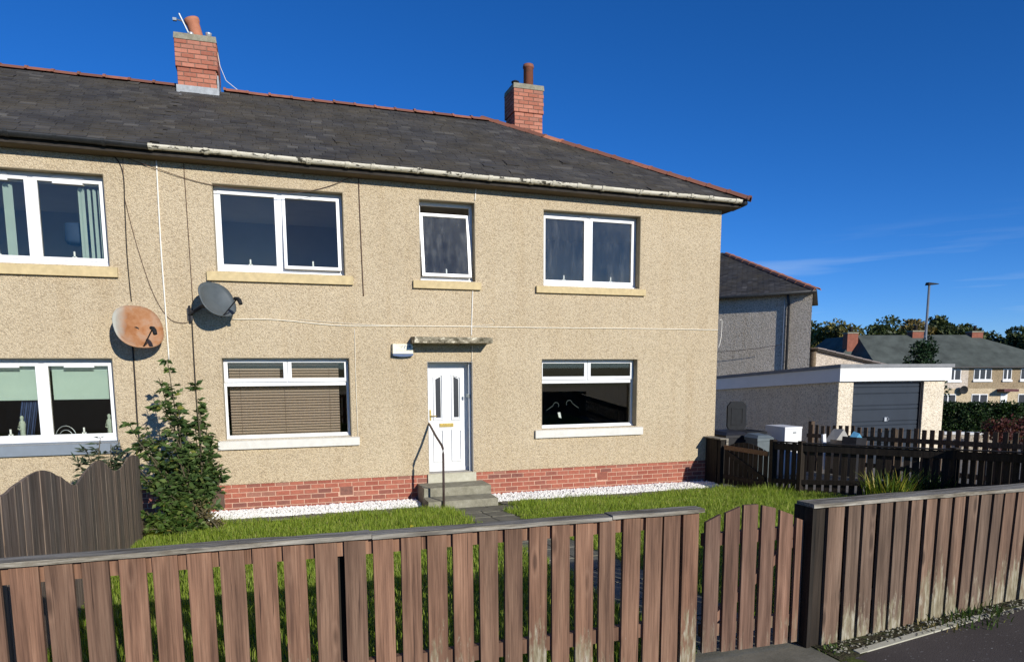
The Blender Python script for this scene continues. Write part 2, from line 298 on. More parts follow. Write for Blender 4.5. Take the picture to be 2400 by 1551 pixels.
# ------------------------------------------------------------------ mesh helpers
class MB:
    def __init__(s): s.v = []; s.f = []
    def box(s, a, b):
        x0, y0, z0 = a; x1, y1, z1 = b; i = len(s.v)
        s.v += [(x0, y0, z0), (x1, y0, z0), (x1, y1, z0), (x0, y1, z0), (x0, y0, z1), (x1, y0, z1), (x1, y1, z1), (x0, y1, z1)]
        s.f += [(i, i+3, i+2, i+1), (i+4, i+5, i+6, i+7), (i, i+1, i+5, i+4), (i+1, i+2, i+6, i+5), (i+2, i+3, i+7, i+6), (i+3, i, i+4, i+7)]
        return s
    def quad(s, *p): i = len(s.v); s.v += [tuple(q) for q in p]; s.f.append(tuple(range(i, i+len(p)))); return s
    def hexa(s, p):   # 8 points, bottom ring then top ring
        i = len(s.v); s.v += [tuple(q) for q in p]
        s.f += [(i, i+3, i+2, i+1), (i+4, i+5, i+6, i+7), (i, i+1, i+5, i+4), (i+1, i+2, i+6, i+5), (i+2, i+3, i+7, i+6), (i+3, i, i+4, i+7)]; return s
    def prism(s, poly, d):  # polygon extruded by vector d
        k = len(poly); i = len(s.v); d = np.array(d)
        s.v += [tuple(q) for q in poly]+[tuple(np.array(q)+d) for q in poly]
        s.f += [tuple(range(i+k-1, i-1, -1)), tuple(range(i+k, i+2*k))]
        s.f += [(i+j, i+(j+1) % k, i+k+(j+1) % k, i+k+j) for j in range(k)]; return s
    def tube(s, pts, r, n=8, cap=True):
        pts = [Vector(p) for p in pts]; rr = r if hasattr(r, '__len__') else [r]*len(pts); i0 = len(s.v); up = Vector((.13, .31, .94))
        for j, p in enumerate(pts):
            t = (pts[min(j+1, len(pts)-1)]-pts[max(j-1, 0)]).normalized(); a = t.cross(up)
            if a.length < 1e-3: a = t.cross(Vector((1, 0, 0)))
            a.normalize(); b = t.cross(a)
            for q in range(n): w = 2*math.pi*q/n; s.v.append(tuple(p+(a*math.cos(w)+b*math.sin(w))*rr[j]))
        for j in range(len(pts)-1):
            for q in range(n): a = i0+j*n; s.f.append((a+q, a+(q+1) % n, a+n+(q+1) % n, a+n+q))
        if cap: s.f.append(tuple(range(i0+n-1, i0-1, -1))); e = i0+(len(pts)-1)*n; s.f.append(tuple(range(e, e+n)))
        return s
    def lathe(s, c, prof, n=16, axis=None):  # prof: (r, z) list
        i0 = len(s.v)
        for r, z in prof:
            for q in range(n): w = 2*math.pi*q/n; s.v.append((c[0]+r*math.cos(w), c[1]+r*math.sin(w), c[2]+z))
        for j in range(len(prof)-1):
            for q in range(n): a = i0+j*n; s.f.append((a+q, a+(q+1) % n, a+n+(q+1) % n, a+n+q))
        s.f.append(tuple(range(i0+n-1, i0-1, -1))); e = i0+(len(prof)-1)*n; s.f.append(tuple(range(e, e+n))); return s
    def ring(s, x0, x1, z0, z1, w, y0, y1, wb=None, wt=None):
        wb = wb or w; wt = wt or w
        s.box((x0, y0, z0), (x0+w, y1, z1)); s.box((x1-w, y0, z0), (x1, y1, z1)); s.box((x0+w, y0, z0), (x1-w, y1, z0+wb)); s.box((x0+w, y0, z1-wt), (x1-w, y1, z1)); return s
    def moved(s, fn): s.v = [tuple(fn(np.array(p))) for p in s.v]; return s
    def mesh(s, name, org=(0, 0, 0)):
        me = bpy.data.meshes.new(name); o = np.array(org); me.from_pydata([tuple(np.array(p)-o) for p in s.v], [], s.f); return me
    def build(s, name, mat, parent=None, smooth=False, org=None):
        """one mesh object; verts are given in world metres"""
        base = root_loc(parent) if parent else np.zeros(3)
        me = s.mesh(name, base if org is None else org); ob = bpy.data.objects.new(name, me); COL.objects.link(ob)
        me.materials.append(MATS[mat])
        if smooth: me.polygons.foreach_set('use_smooth', [True]*len(me.polygons))
        if parent: ob.parent = parent
        if org is not None: ob.location = Vector(np.array(org)-base)
        return ob
def root_loc(p):
    l = np.zeros(3)
    while p: l += np.array(p.location); p = p.parent
    return l
def tag(o, label, cat, group=None, kind=None):
    o['label'] = label; o['category'] = cat
    if group: o['group'] = group
    if kind: o['kind'] = kind
    return o
def thing(name, label, cat, loc, group=None):
    o = bpy.data.objects.new(name, None); COL.objects.link(o); o.location = loc; o.empty_display_size = .1; return tag(o, label, cat, group)
def inst(name, me, loc, parent, rot=(0, 0, 0), sc=(1, 1, 1)):
    o = bpy.data.objects.new(name, me); COL.objects.link(o)
    b = root_loc(parent) if parent else np.zeros(3)
    o.location = Vector(np.array(loc)-b); o.rotation_euler = rot; o.scale = sc; o.parent = parent; return o
def npmesh(name, verts, faces, mat, parent=None, smooth=False, flat=False):
    """numpy verts (n,3), faces list of equal-size arrays"""
    base = root_loc(parent) if parent else np.zeros(3)
    me = bpy.data.meshes.new(name); verts = np.asarray(verts, float)-base
    me.vertices.add(len(verts)); me.vertices.foreach_set('co', verts.astype(np.float32).ravel())
    tot = np.concatenate([np.full(len(f), f.shape[1]) for f in faces]); loops = np.concatenate([f.ravel() for f in faces]).astype(np.int32)
    me.loops.add(len(loops)); me.loops.foreach_set('vertex_index', loops); me.polygons.add(len(tot))
    st = np.concatenate([[0], np.cumsum(tot)[:-1]]).astype(np.int32); me.polygons.foreach_set('loop_start', st); me.polygons.foreach_set('loop_total', tot.astype(np.int32))
    if smooth: me.polygons.foreach_set('use_smooth', np.ones(len(tot), bool))
    me.update(calc_edges=True); me.validate()
    me.materials.append(MATS[mat])
    if flat: me.shade_flat()
    o = bpy.data.objects.new(name, me); COL.objects.link(o)
    if parent: o.parent = parent
    return o
def unit(a): return a/np.maximum(np.linalg.norm(a, axis=-1, keepdims=True), 1e-9)
def leaves(name, c, d, nrm, ln, wd, mat, parent=None):
    """folded diamond leaves: c base points, d direction, nrm up-normal"""
    k = len(c); d = unit(d); side = unit(np.cross(d, nrm)); up = np.cross(side, d); ln = np.asarray(ln).reshape(-1, 1); wd = np.asarray(wd).reshape(-1, 1)
    v = np.stack([c, c+d*ln*.45-side*wd*.5+up*wd*.14, c+d*ln-up*ln*.12, c+d*ln*.45+side*wd*.5+up*wd*.14], 1).reshape(-1, 3)
    i = np.arange(k)*4; f = np.concatenate([np.stack([i, i+1, i+2], 1), np.stack([i, i+2, i+3], 1)])
    return npmesh(name, v, [f], mat, parent)
def lerp(a, b, t): return np.array(a)+(np.array(b)-np.array(a))*t

# ------------------------------------------------------------------ ground
def zfront(x): return .225+.072*np.clip(x-4.2, 0, 1.6)
def gz(x, y):
    x = np.asarray(x, float); y = np.asarray(y, float)
    t = np.clip((y+9.4)/8.5, 0, 1)
    far = np.interp(y, [-.9, 2, 8, 30, 60, 200], [0, -.11, -.38, -1.5, -2.55, -2.9])
    return zfront(x)*(1-t)-.47*t+np.where(y > -.9, far, 0)
def sheet(name, xs, ys, mat, dz, fz=gz, parent=None):
    X, Y = np.meshgrid(xs, ys); Z = fz(X, Y)+dz; v = np.stack([X, Y, Z], -1).reshape(-1, 3); nx = len(xs)
    i = (np.arange(len(ys)-1)[:, None]*nx+np.arange(nx-1)[None]).ravel(); f = np.stack([i, i+1, i+nx+1, i+nx], 1)
    return npmesh(name, v, [f], mat, parent)
xs = np.concatenate([[-900, -300, -100, -40, -15], np.linspace(-8, 18, 53), [22, 30, 45, 70, 120, 300, 900]])
ys = np.concatenate([[-900, -300, -100, -40, -20], np.linspace(-12, 8, 61), [12, 18, 25, 30, 45, 60, 100, 200, 400, 900]])
sheet('ground', xs, ys, 'ground_soil', 0)['kind'] = 'structure'
KX0, KX1, KY0, KY1 = 4.33, 8.9, -9.585, -9.36
def kerb_y(x): return np.where(x < KX0, -9.62, KY0+(KY1-KY0)*np.clip((x-KX0)/(KX1-KX0), 0, 1)+.004)
def band(name, xs, ya, yb, ny, mat, dz):
    X = np.repeat(np.asarray(xs)[None], ny, 0); t = np.linspace(0, 1, ny)[:, None]; Y = ya(X[0])[None]*(1-t)+yb(X[0])[None]*t; v = np.stack([X, Y, gz(X, Y)+dz], -1).reshape(-1, 3); nx = len(xs)
    i = (np.arange(ny-1)[:, None]*nx+np.arange(nx-1)[None]).ravel(); return npmesh(name, v, [np.stack([i, i+1, i+nx+1, i+nx], 1)], mat)
band('road', np.concatenate([np.linspace(-30, 4, 20), np.linspace(4.1, 12, 60), np.linspace(13, 40, 12)]), lambda x: x*0-40., kerb_y, 40, 'asphalt', .006)['kind'] = 'structure'
sheet('side_path', np.linspace(10.6, 13.0, 8), np.linspace(-9.2, 12, 40), 'yard_grey', .005)['kind'] = 'structure'
sheet('neighbour_yard', np.linspace(13.05, 40, 28), np.linspace(-9.2, 14, 40), 'yard_grey', .006)['kind'] = 'structure'
band('verge', np.linspace(4.16, 11.3, 50), lambda x: kerb_y(x)+.01, lambda x: x*0-9.0, 4, 'verge_soil', .01)['kind'] = 'structure'
sheet('gate_apron', np.linspace(3.1, 4.14, 6), np.linspace(-9.63, -9.1, 4), 'slab_path', .012)['kind'] = 'structure'

# ------------------------------------------------------------------ the two houses
XP, XR, YB, HR = -.664, 9.85, 7.5, 3.75        # party line, right corner, back wall, half depth
OVH = .32
def ze(x): return 5.395-.0085*(np.asarray(x)+.66)   # slate edge at the eaves
ZR = 7.66
def roof_z(x, y): return ze(x)+(ZR-ze(x))*(y+OVH)/(HR+OVH)
houseA = thing('house', 'cream pebbledashed two-storey end house with white front door and brick base', 'house', (4.5, 3.5, -.55))
houseB = thing('house', 'cream pebbledashed adjoining house with black gutter and grey ground-floor sill', 'house', (-5, 3.5, -.55))

def wall_openings(name, x0, x1, z0, z1, ops, mat, parent, top=None, depth=.30):
    xs = sorted({x0, x1, *[o[0] for o in ops], *[o[1] for o in ops]}); zs = sorted({z0, z1, *[o[2] for o in ops], *[o[3] for o in ops]})
    m = MB()
    for i in range(len(xs)-1):
        for j in range(len(zs)-1):
            cx, cz = (xs[i]+xs[i+1])/2, (zs[j]+zs[j+1])/2
            if any(o[0] < cx < o[1] and o[2] < cz < o[3] for o in ops): continue
            m.quad((xs[i], 0, zs[j]), (xs[i+1], 0, zs[j]), (xs[i+1], 0, zs[j+1]), (xs[i], 0, zs[j+1]))
            m.quad((xs[i], depth, zs[j]), (xs[i], depth, zs[j+1]), (xs[i+1], depth, zs[j+1]), (xs[i+1], depth, zs[j]))
    m.quad((x0, 0, z0), (x0, depth, z0), (x1, depth, z0), (x1, 0, z0))
    w = m.build(name, mat, parent)
    return w
def reveal(o, parent, mat, depth=.30):
    x0, x1, z0, z1 = o; m = MB(); t = .012
    m.box((x0, .0015, z0), (x0+t, depth, z1)); m.box((x1-t, .0015, z0), (x1, depth, z1)); m.box((x0+t, .0015, z1-t), (x1-t, depth, z1))
    m.box((x0+t, .05, z0-.02), (x1-t, depth, z0+.004))
    return m.build('reveal', mat, parent)

W1 = (.19, 2.272, 3.565, 4.957); W2 = (3.576, 4.613, 3.535, 4.945); W3 = (5.94, 8.003, 3.512, 4.916)
W4 = (.19, 2.292, .765, 2.156); W5 = (5.91, 7.99, .775, 2.133); DR = (3.672, 4.535, .012, 2.082)
B1 = (-3.43, -1.353, 3.575, 4.972); B2 = (-3.50, -1.418, .80, 2.15)
wall_openings('wall', XP, XR, 0, 5.26, [W1, W2, W3, W4, W5, DR], 'harl_cream', houseA)
wall_openings('wall', -11.2, XP, 0, 5.30, [B1, B2], 'harl_cream', houseB)
m = MB(); m.quad((XR, 0, 0), (XR, YB, 0), (XR, YB, 5.25), (XR, 0, 5.25)); m.quad((XR, YB, 0), (XP, YB, 0), (XP, YB, 5.25), (XR, YB, 5.25)); m.build('wall', 'harl_cream', houseA)
m = MB(); m.quad((-11.2, 0, 0), (-11.2, 0, 5.3), (-11.2, YB, 5.3), (-11.2, YB, 0)); m.quad((XP, YB, 0), (-11.2, YB, 0), (-11.2, YB, 5.25), (XP, YB, 5.25)); m.build('wall', 'harl_cream', houseB)
# rooms
def rooms(x0, x1, parts, parent):
    MB().box((x0, .31, -.06), (x1, YB-.02, -.02)).build('floor', 'interior_floor', parent); MB().box((x0, .31, 2.50), (x1, YB-.02, 2.55)).build('ceiling', 'interior', parent); MB().box((x0, .31, 2.551), (x1, YB-.02, 2.62)).build('floor', 'interior_pale', parent); MB().box((x0, .31, 5.08), (x1, YB-.02, 5.12)).build('ceiling', 'interior_pale', parent)
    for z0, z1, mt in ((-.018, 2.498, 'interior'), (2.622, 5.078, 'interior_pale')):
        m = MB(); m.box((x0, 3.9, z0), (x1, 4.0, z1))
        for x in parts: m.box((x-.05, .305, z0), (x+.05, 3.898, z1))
        m.build('inner_wall', mt, parent)
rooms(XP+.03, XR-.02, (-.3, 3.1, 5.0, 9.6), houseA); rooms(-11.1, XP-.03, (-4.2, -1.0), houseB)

# brick plinth -----------------------------------------------------------
def brick_mesh(l, h, d=.05, ch=.006, seed=0):
    r = np.random.default_rng(seed); j = lambda: (r.random()-.5)*.004
    a, b = l/2, h/2
    fr = [(-a+ch+j(), 0, -b+ch+j()), (a-ch+j(), 0, -b+ch+j()), (a-ch+j(), 0, b-ch+j()), (-a+ch+j(), 0, b-ch+j())]
    mid = [(-a, ch, -b), (a, ch, -b), (a, ch, b), (-a, ch, b)]; bk = [(-a, d, -b), (a, d, -b), (a, d, b), (-a, d, b)]
    me = bpy.data.meshes.new('brick'); v = fr+mid+bk
    f = [(0, 1, 2, 3)]+[(4+i, 4+(i+1) % 4, (i+1) % 4, i) for i in range(4)]+[(8+i, 8+(i+1) % 4, 4+(i+1) % 4, 4+i) for i in range(4)]
    me.from_pydata(v, [], f); return me
BL, BH = .238, .086
def bmset(l, h, mat, k=3):
    out = []
    for i in range(k): me = brick_mesh(l, h, seed=i+int(l*1000)); me.materials.append(MATS[mat]); out.append(me)
    return out
full = bmset(BL-.014, BH-.014, 'brick_red'); half = bmset(BL/2-.011, BH-.010, 'brick_red'); topb = bmset(BL-.014, .056, 'brick_red')
m = MB(); m.box((XP, .021, -.75), (3.655, .30, -.001)); m.box((4.56, .021, -.75), (XR-.02, .30, -.001)); m.box((XR-.3, .30, -.75), (XR-.02, YB, -.001))
plA = m.build('plinth', 'mortar_plinth', houseA)
m = MB(); m.box((-11.2, .021, -.75), (XP-.002, .30, -.001)); plB = m.build('plinth', 'mortar_plinth', houseB)
vents = [(2.165, -.215), (7.24, -.215)]
def lay(x0, x1, off, parent):
    zt = -.063; row = 0
    while zt-BH*row > -.52:
        zc = -.031 if row == 0 else zt-BH*(row-.5); st = off+(BL/2 if row % 2 else 0); x = x0+((st-x0) % BL)-BL
        while x < x1:
            a, b = max(x, x0), min(x+BL, x1); cx = (a+b)/2
            if b-a > .05 and not any(abs(cx-vx) < .16 and abs(zc-vz) < .07 and False for vx, vz in vents):
                vhit = [v for v in vents if abs(v[0]-cx) < (b-a)/2+.11 and abs(v[1]-zc) < .08]
                if vhit:
                    vx = vhit[0][0]
                    segs = [(a, min(b, vx-.118)), (max(a, vx+.118), b)]
                else: segs = [(a, b)]
                for s0, s1 in segs:
                    if s1-s0 < .045: continue
                    me = random.choice(topb if row == 0 else full); sx = (s1-s0-.014)/(BL-.014)
                    inst('brick', me, ((s0+s1)/2, .012+random.uniform(-.002, .0025), zc), parent, (0, random.uniform(-.006, .006), 0), (sx, 1, 1))
            x += BL
        row += 1
lay(XP+.42, 3.65, 0, plA); lay(4.565, XR-.02, 4.705, plA); lay(-4.6, XP-.01, 0, plB)
m = MB(); m.box((XR-.018, .012, -.6), (XR-.006, .05, -.004)); m.build('corner', 'brick_red', plA)
for vx, vz in vents:
    m = MB(); m.box((vx-.112, .010, vz-.078), (vx+.112, .02, vz+.078))
    v = m.build('air_brick', 'brick_red', plA); mh = MB()
    for i in range(9):
        for j in range(6): mh.box((vx-.098+i*.0225, .0085, vz-.066+j*.0232), (vx-.086+i*.0225, .0098, vz-.054+j*.0232))
    mh.build('vent_hole', 'plastic_black', v) if False else mh.build('hole_shade', 'plastic_black', plA)  # raised black squares stand in for the shade inside the air brick's holes
m = MB(); m.box((-.10, -.045, -.38), (.12, .011, -.09)); m.build('meter_box', 'cable_brown', houseA)

# windows ----------------------------------------------------------------
FR = .185   # recess
def pane(x0, x1, z0, z1, y, parent, mat='glass'): return MB().box((x0, y, z0), (x1, y+.018, z1)).build('pane', mat, parent)
def sill(x0, x1, z0, z1, mat, house): return MB().hexa([(x0, -.065, z0), (x1, -.065, z0), (x1, .14, z0), (x0, .14, z0), (x0, -.065, z1-.012), (x1, -.065, z1-.012), (x1, .14, z1+.02), (x0, .14, z1+.02)]).build('window_sill', mat, house)
def vent(x0, x1, z, y, parent): return MB().hexa([(x0, y-.02, z), (x1, y-.02, z), (x1, y, z), (x0, y, z), (x0+.01, y-.02, z+.025), (x1-.01, y-.02, z+.025), (x1-.01, y, z+.03), (x0+.01, y, z+.03)]).build('trickle_vent', 'upvc_white', parent)
def handle(x, z, y, parent): return MB().box((x-.012, y+.03, z), (x+.012, y+.05, z+.09)).box((x-.03, y+.03, z-.012), (x+.03, y+.06, z+.012)).build('handle', 'plastic_white', parent)
def frame2(o, house, g='glass', mull=.5, vents=(), sash_open=None, rmat='reveal_tan', split=True):
    x0, x1, z0, z1 = o; x0 += .013; x1 -= .013; z1 -= .013; z0 += .006
    reveal(o, house, rmat)
    m = MB(); m.ring(x0, x1, z0, z1, .045, FR, FR+.07, .075, .06); m.box((x0+.0, FR-.045, z0-.002), (x1, FR-.002, z0+.03))
    xm = x0+(x1-x0)*mull
    if split: m.box((xm-.035, FR, z0+.076), (xm+.035, FR+.07, z1-.061))
    wobj = m.build('window', 'upvc_white', house)
    spans = [(x0+.047, xm-.037), (xm+.037, x1-.047)] if split else [(x0+.047, x1-.047)]
    for i, (a, b) in enumerate(spans):
        za, zb = z0+.078, z1-.063
        if sash_open and i in sash_open:
            pz, py, ang = sash_open[i]; org = np.array([0, FR+py, zb-pz]); zb2 = zb-pz; za2 = za-pz*.1
            s = MB().ring(a, b, za2, zb2, .05, FR-.012+py, FR+.04+py).build('sash', 'upvc_white', wobj, org=org)
            p = MB().box((a+.05, FR+.01+py, za2+.05), (b-.05, FR+.026+py, zb2-.05)).build('pane', g, wobj, org=org)
            h = MB().box(((a+b)/2-.012, FR+.03+py, za2+.06), ((a+b)/2+.012, FR+.05+py, za2+.15)).build('handle', 'plastic_white', wobj, org=org)
            for q in (s, p, h): q.rotation_euler = (ang, 0, 0)
        else:
            MB().ring(a, b, za, zb, .05, FR-.012, FR+.04).build('sash', 'upvc_white', wobj); pane(a+.05, b-.05, za+.05, zb-.05, FR+.012, wobj, g)
            handle((a+b)/2, za+.06, FR, wobj)
    for a, b, z in vents: vent(a, b, z, FR-.013, wobj)
    return wobj
def frame3(o, house, g='glass'):
    x0, x1, z0, z1 = o; x0 += .013; x1 -= .013; z1 -= .013; z0 += .006
    reveal(o, house, 'reveal_tan'); zt = z0+(z1-z0)*.685; xm = (x0+x1)/2
    m = MB(); m.ring(x0, x1, z0, z1, .04, FR, FR+.07, .055, .03); m.box((x0+.041, FR, zt-.04), (x1-.041, FR+.07, zt+.04)); m.box((xm-.02, FR, zt+.041), (xm+.02, FR+.07, z1-.031))
    m.box((x0, FR-.04, z0-.002), (x1, FR-.002, z0+.035)); wobj = m.build('window', 'upvc_white', house)
    pane(x0+.041, x1-.041, z0+.056, zt-.041, FR+.02, wobj, g)
    for a, b in ((x0+.008, xm-.006), (xm+.006, x1-.008)):
        MB().ring(a, b, zt+.03, z1-.008, .062, FR-.03, FR-.001).build('sash', 'upvc_white', wobj); pane(a+.063, b-.063, zt+.093, z1-.071, FR-.014, wobj, g)
        vent((a+b)/2-.22, (a+b)/2+.22, z1-.04, FR-.031, wobj)
    return wobj
frame2(W1, houseA, 'glass', .5, [(1.45, 1.88, 4.90)], {1: (.0, .0, R(-4.5))})
frame2(W2, houseA, 'glass_film', .5, (), {0: (.12, .06, R(-8.5))}, split=False)
frame2(W3, houseA, 'glass_hazy', .49, [(6.75, 7.15, 4.845)])
frame3(W4, houseA); frame3(W5, houseA)
frame2(B1, houseB, 'glass', .5, [(-2.1, -1.66, 4.90), (-3.1, -2.68, 4.90), (-2.1, -1.68, 4.815), (-3.1, -2.68, 4.815)])
frame2(B2, houseB, 'glass', .5, [(-2.15, -1.72, 2.085), (-3.2, -2.75, 2.085), (-2.15, -1.72, 2.0), (-3.2, -2.75, 2.0)])
sill(.045, 2.39, 3.405, 3.56, 'sill_stone', houseA); sill(3.445, 4.70, 3.388, 3.528, 'sill_stone', houseA); sill(5.79, 8.105, 3.375, 3.505, 'sill_stone', houseA)
sill(.072, 2.416, .612, .76, 'sill_white', houseA); sill(5.77, 8.105, .61, .765, 'sill_white', houseA)
sill(-3.55, -1.25, 3.405, 3.565, 'sill_stone', houseB); sill(-3.6, -1.40, .63, .80, 'sill_grey', houseB)

# front door -------------------------------------------------------------
DD = .265
x0, x1, z0, z1 = DR
reveal(DR, houseA, 'reveal_grey', .5)
fr = MB().ring(x0+.013, x1-.013, z0+.002, z1-.013, .06, DD, DD+.07, .075, .06).build('door_frame', 'upvc_white', houseA)
MB().box((x1-.05, .11, z0+.003), (x1-.0125, .13, z1-.013)).box((x0+.0125, .11, z0+.003), (x0+.03, .13, z1-.013)).build('door_bead', 'upvc_white', fr)
lx0, lx1, lz0, lz1 = x0+.075, x1-.075, z0+.08, z1-.075
door = MB().box((lx0, DD+.012, lz0), (lx1, DD+.06, lz1)).build('door', 'upvc_white', houseA)
MB().box((lx0-.006, DD+.03, lz0-.004), (lx1+.006, DD+.05, lz1+.006)).build('door_seal', 'upvc_seal', fr)
cw = (lx1-lx0)
def glaz(a, b, zb, zl, zr, parent):
    y = DD+.012; t = .022
    m = MB(); out = [(a, zb), (b, zb), (b, zr), (a, zl)]; inn = [(a+t, zb+t), (b-t, zb+t), (b-t, zr-t), (a+t, zl-t)]
    for i in range(4):
        p, q, q2, p2 = out[i], out[(i+1) % 4], inn[(i+1) % 4], inn[i]
        m.hexa([(p[0], y-.001, p[1]), (q[0], y-.001, q[1]), (q2[0], y-.001, q2[1]), (p2[0], y-.001, p2[1]), (p[0], y-.024, p[1]), (q[0], y-.024, q[1]), (q2[0], y-.030, q2[1]), (p2[0], y-.030, p2[1])])
    m.build('door_panel', 'upvc_white', parent)
    return inn
for a, b, zl, zr in ((lx0+.09, lx0+.275, lz1-.20, lz1-.155), (lx1-.275, lx1-.09, lz1-.155, lz1-.20)):
    inn = glaz(a, b, lz1-1.02, zl, zr, door)
    t = .026; MB().prism([(a+.045, DD+.006, lz1-.97), (b-.045, DD+.006, lz1-.97), (b-.045, DD+.006, zr-.05), (a+.045, DD+.006, zl-.05)], (0, .004, 0)).build('glazing', 'glass_obscure', door)
for a, b in ((lx0+.08, lx0+.28), (lx1-.28, lx1-.08)): glaz(a, b, lz0+.10, lz0+.72, lz0+.72, door)
MB().box((lx0+.20, DD-.006, lz1-1.15), (lx0+.47, DD+.011, lz1-1.08)).build('letterbox', 'brass', door)
MB().box((lx0+.205, DD-.010, lz1-1.137), (lx0+.465, DD-.0062, lz1-1.095)).build('letter_flap', 'brass', door)
MB().box((lx0+.012, DD-.003, lz1-1.02), (lx0+.045, DD+.011, lz1-.82)).tube([(lx0+.03, DD-.005, lz1-.93), (lx0+.03, DD-.045, lz1-.93), (lx0+.14, DD-.045, lz1-.935)], .009).build('door_handle', 'brass', door)
MB().box((x1-.10, .105, 1.42), (x1-.06, .109, 1.49)).box((x1-.045, .1055, 1.39), (x1-.02, .1095, 1.47)).build('door_bell', 'plastic_grey', fr)
# canopy, threshold, steps
m = MB(); m.hexa([(3.37, -.41, 2.405), (4.815, -.41, 2.412), (4.815, .02, 2.40), (3.37, .02, 2.40), (3.39, -.40, 2.515), (4.80, -.40, 2.508), (4.80, .02, 2.53), (3.39, .02, 2.53)]); cn = m.build('door_canopy', 'canopy_concrete', houseA)
MB().box((3.648, -.035, -.16), (4.575, .262, .008)).build('threshold', 'concrete_threshold', houseA)
steps = thing('doorstep', 'two grey concrete steps with paved treads below the white front door', 'steps', (4.07, -.6, -.47))
MB().hexa([(3.45, -.60, -.5), (4.70, -.60, -.5), (4.70, .008, -.5), (3.45, .008, -.5), (3.455, -.60, -.158), (4.695, -.60, -.158), (4.695, .008, -.158), (3.455, .008, -.158)]).build('step', 'concrete', steps)
MB().hexa([(3.43, -1.06, -.55), (4.69, -1.06, -.55), (4.69, -.602, -.55), (3.43, -.602, -.55), (3.435, -1.06, -.315), (4.685, -1.06, -.315), (4.685, -.602, -.312), (3.435, -.602, -.312)]).build('step', 'concrete', steps)
rail = MB().tube([(3.69, .03, .955), (3.69, -.05, .935), (3.70, -.55, .76), (3.70, -1.00, .645), (3.70, -1.07, .60), (3.70, -1.09, .52), (3.695, -1.10, .0), (3.69, -1.10, -.5)], .021, 10).build('handrail', 'metal_rail', None, True)
tag(rail, 'bent dark metal tube handrail rising from the path to the front door', 'handrail')

# roofs ------------------------------------------------------------------
def under(house, x0, x1, hip_r, hip_l):
    m = MB(); e = -.02
    A = [(x0-(OVH if hip_l else 0), -OVH), (x1+(OVH if hip_r else 0), -OVH)]
    rl = x0+HR if hip_l else x0; rr = x1-HR if hip_r else x1
    m.quad((A[0][0], -OVH, ze(A[0][0])+e), (A[1][0], -OVH, ze(A[1][0])+e), (rr, HR, ZR+e), (rl, HR, ZR+e))
    m.quad((A[1][0], YB+OVH, 5.33), (A[0][0], YB+OVH, 5.33), (rl, HR, ZR+e), (rr, HR, ZR+e))
    if hip_r: m.quad((x1+OVH, -OVH, ze(x1+OVH)+e), (x1+OVH, YB+OVH, 5.33), (rr, HR, ZR+e))
    if hip_l: m.quad((x0-OVH, YB+OVH, 5.33), (x0-OVH, -OVH, ze(x0)+e), (rl, HR, ZR+e))
    return m.build('roof', 'slate', house)
roofA = under(houseA, XP, XR, True, False); roofB = under(houseB, -11.2, XP, False, True)
# slates: real pieces, the 300 nearest the eaves singly, the rest as one part
SW, SG = .235, .138
slope = math.hypot(HR+OVH, ZR-5.35); nrow = int(slope/SG)
sm = []
for k in range(4):
    r = np.random.default_rng(k+90); w = SW-.008; t = .009
    t = .015; v = [(-w/2, 0, t), (w/2, 0, t), (w/2, SG*1.55, 0.0), (-w/2, SG*1.55, 0.0), (-w/2, 0, -.004), (w/2, 0, -.004)]
    v = [(a+(r.random()-.5)*.008, b+(r.random()-.5)*.010 if i in (0, 1, 4, 5) else b, c) for i, (a, b, c) in enumerate(v)]
    me = bpy.data.meshes.new('slate'); me.from_pydata(v, [], [(0, 1, 2, 3), (4, 5, 1, 0), (5, 2, 1), (4, 0, 3)]); me.materials.append(MATS['slate']); sm.append(me)
def slates(roof, x0, x1, clip_r, clip_l, single):
    V = []; F3 = []; F4 = []; cnt = 0; base = 0
    mv = [np.array([v.co[:] for v in me.vertices]) for me in sm]
    for row in range(nrow):
        s = row*SG-.03; t = s/slope; y = -OVH+(HR+OVH)*max(t, -.02)
        xr = min(x1, XR-y+.04) if clip_r else x1; x = x0+(SW/2 if row % 2 else 0)+random.uniform(-.02, .02)-SW; wl0 = 1.
        while x+SW/2 < xr:
            wf_ = random.uniform(.72, 1.2); x += SW*(wf_+wl0)/2; wl0 = wf_
            if x < x0+SW*.3 or x > xr: continue
            zc = float(ze(x)+(ZR-ze(x))*t); pitch = math.atan2(ZR-float(ze(x)), HR+OVH)
            loc = np.array([x, y, zc+.004+random.uniform(0, .006)]); k = random.randrange(4); tl = random.uniform(-.006, .012); rz = random.gauss(0, .008)
            if random.random() < .015: rz += random.choice((-1, 1))*.05; loc[1] -= .03
            if row in single and cnt < 300 and x > -.6:
                cnt += 1; inst('slate', sm[k], loc, roof, (pitch+tl, 0, rz), (wf_, 1, 1)); continue
            cp, sp_ = math.cos(pitch+tl), math.sin(pitch+tl); p = mv[k]*np.array([wf_, 1, 1])
            q = np.stack([p[:, 0]-rz*p[:, 1], p[:, 1]*cp-p[:, 2]*sp_+rz*p[:, 0], p[:, 1]*sp_+p[:, 2]*cp], 1)+loc
            V.append(q); F4 += [(base, base+1, base+2, base+3), (base+4, base+5, base+1, base)]; F3 += [(base+5, base+2, base+1), (base+4, base, base+3)]; base += 6
    o = npmesh('slates', np.concatenate(V), [np.array(F4), np.array(F3)], 'slate', roof, flat=True); o['kind'] = 'stuff'
slates(roofA, XP+.05, XR+OVH, True, False, range(0, 8)); slates(roofB, -6.2, XP+.10, False, False, ())
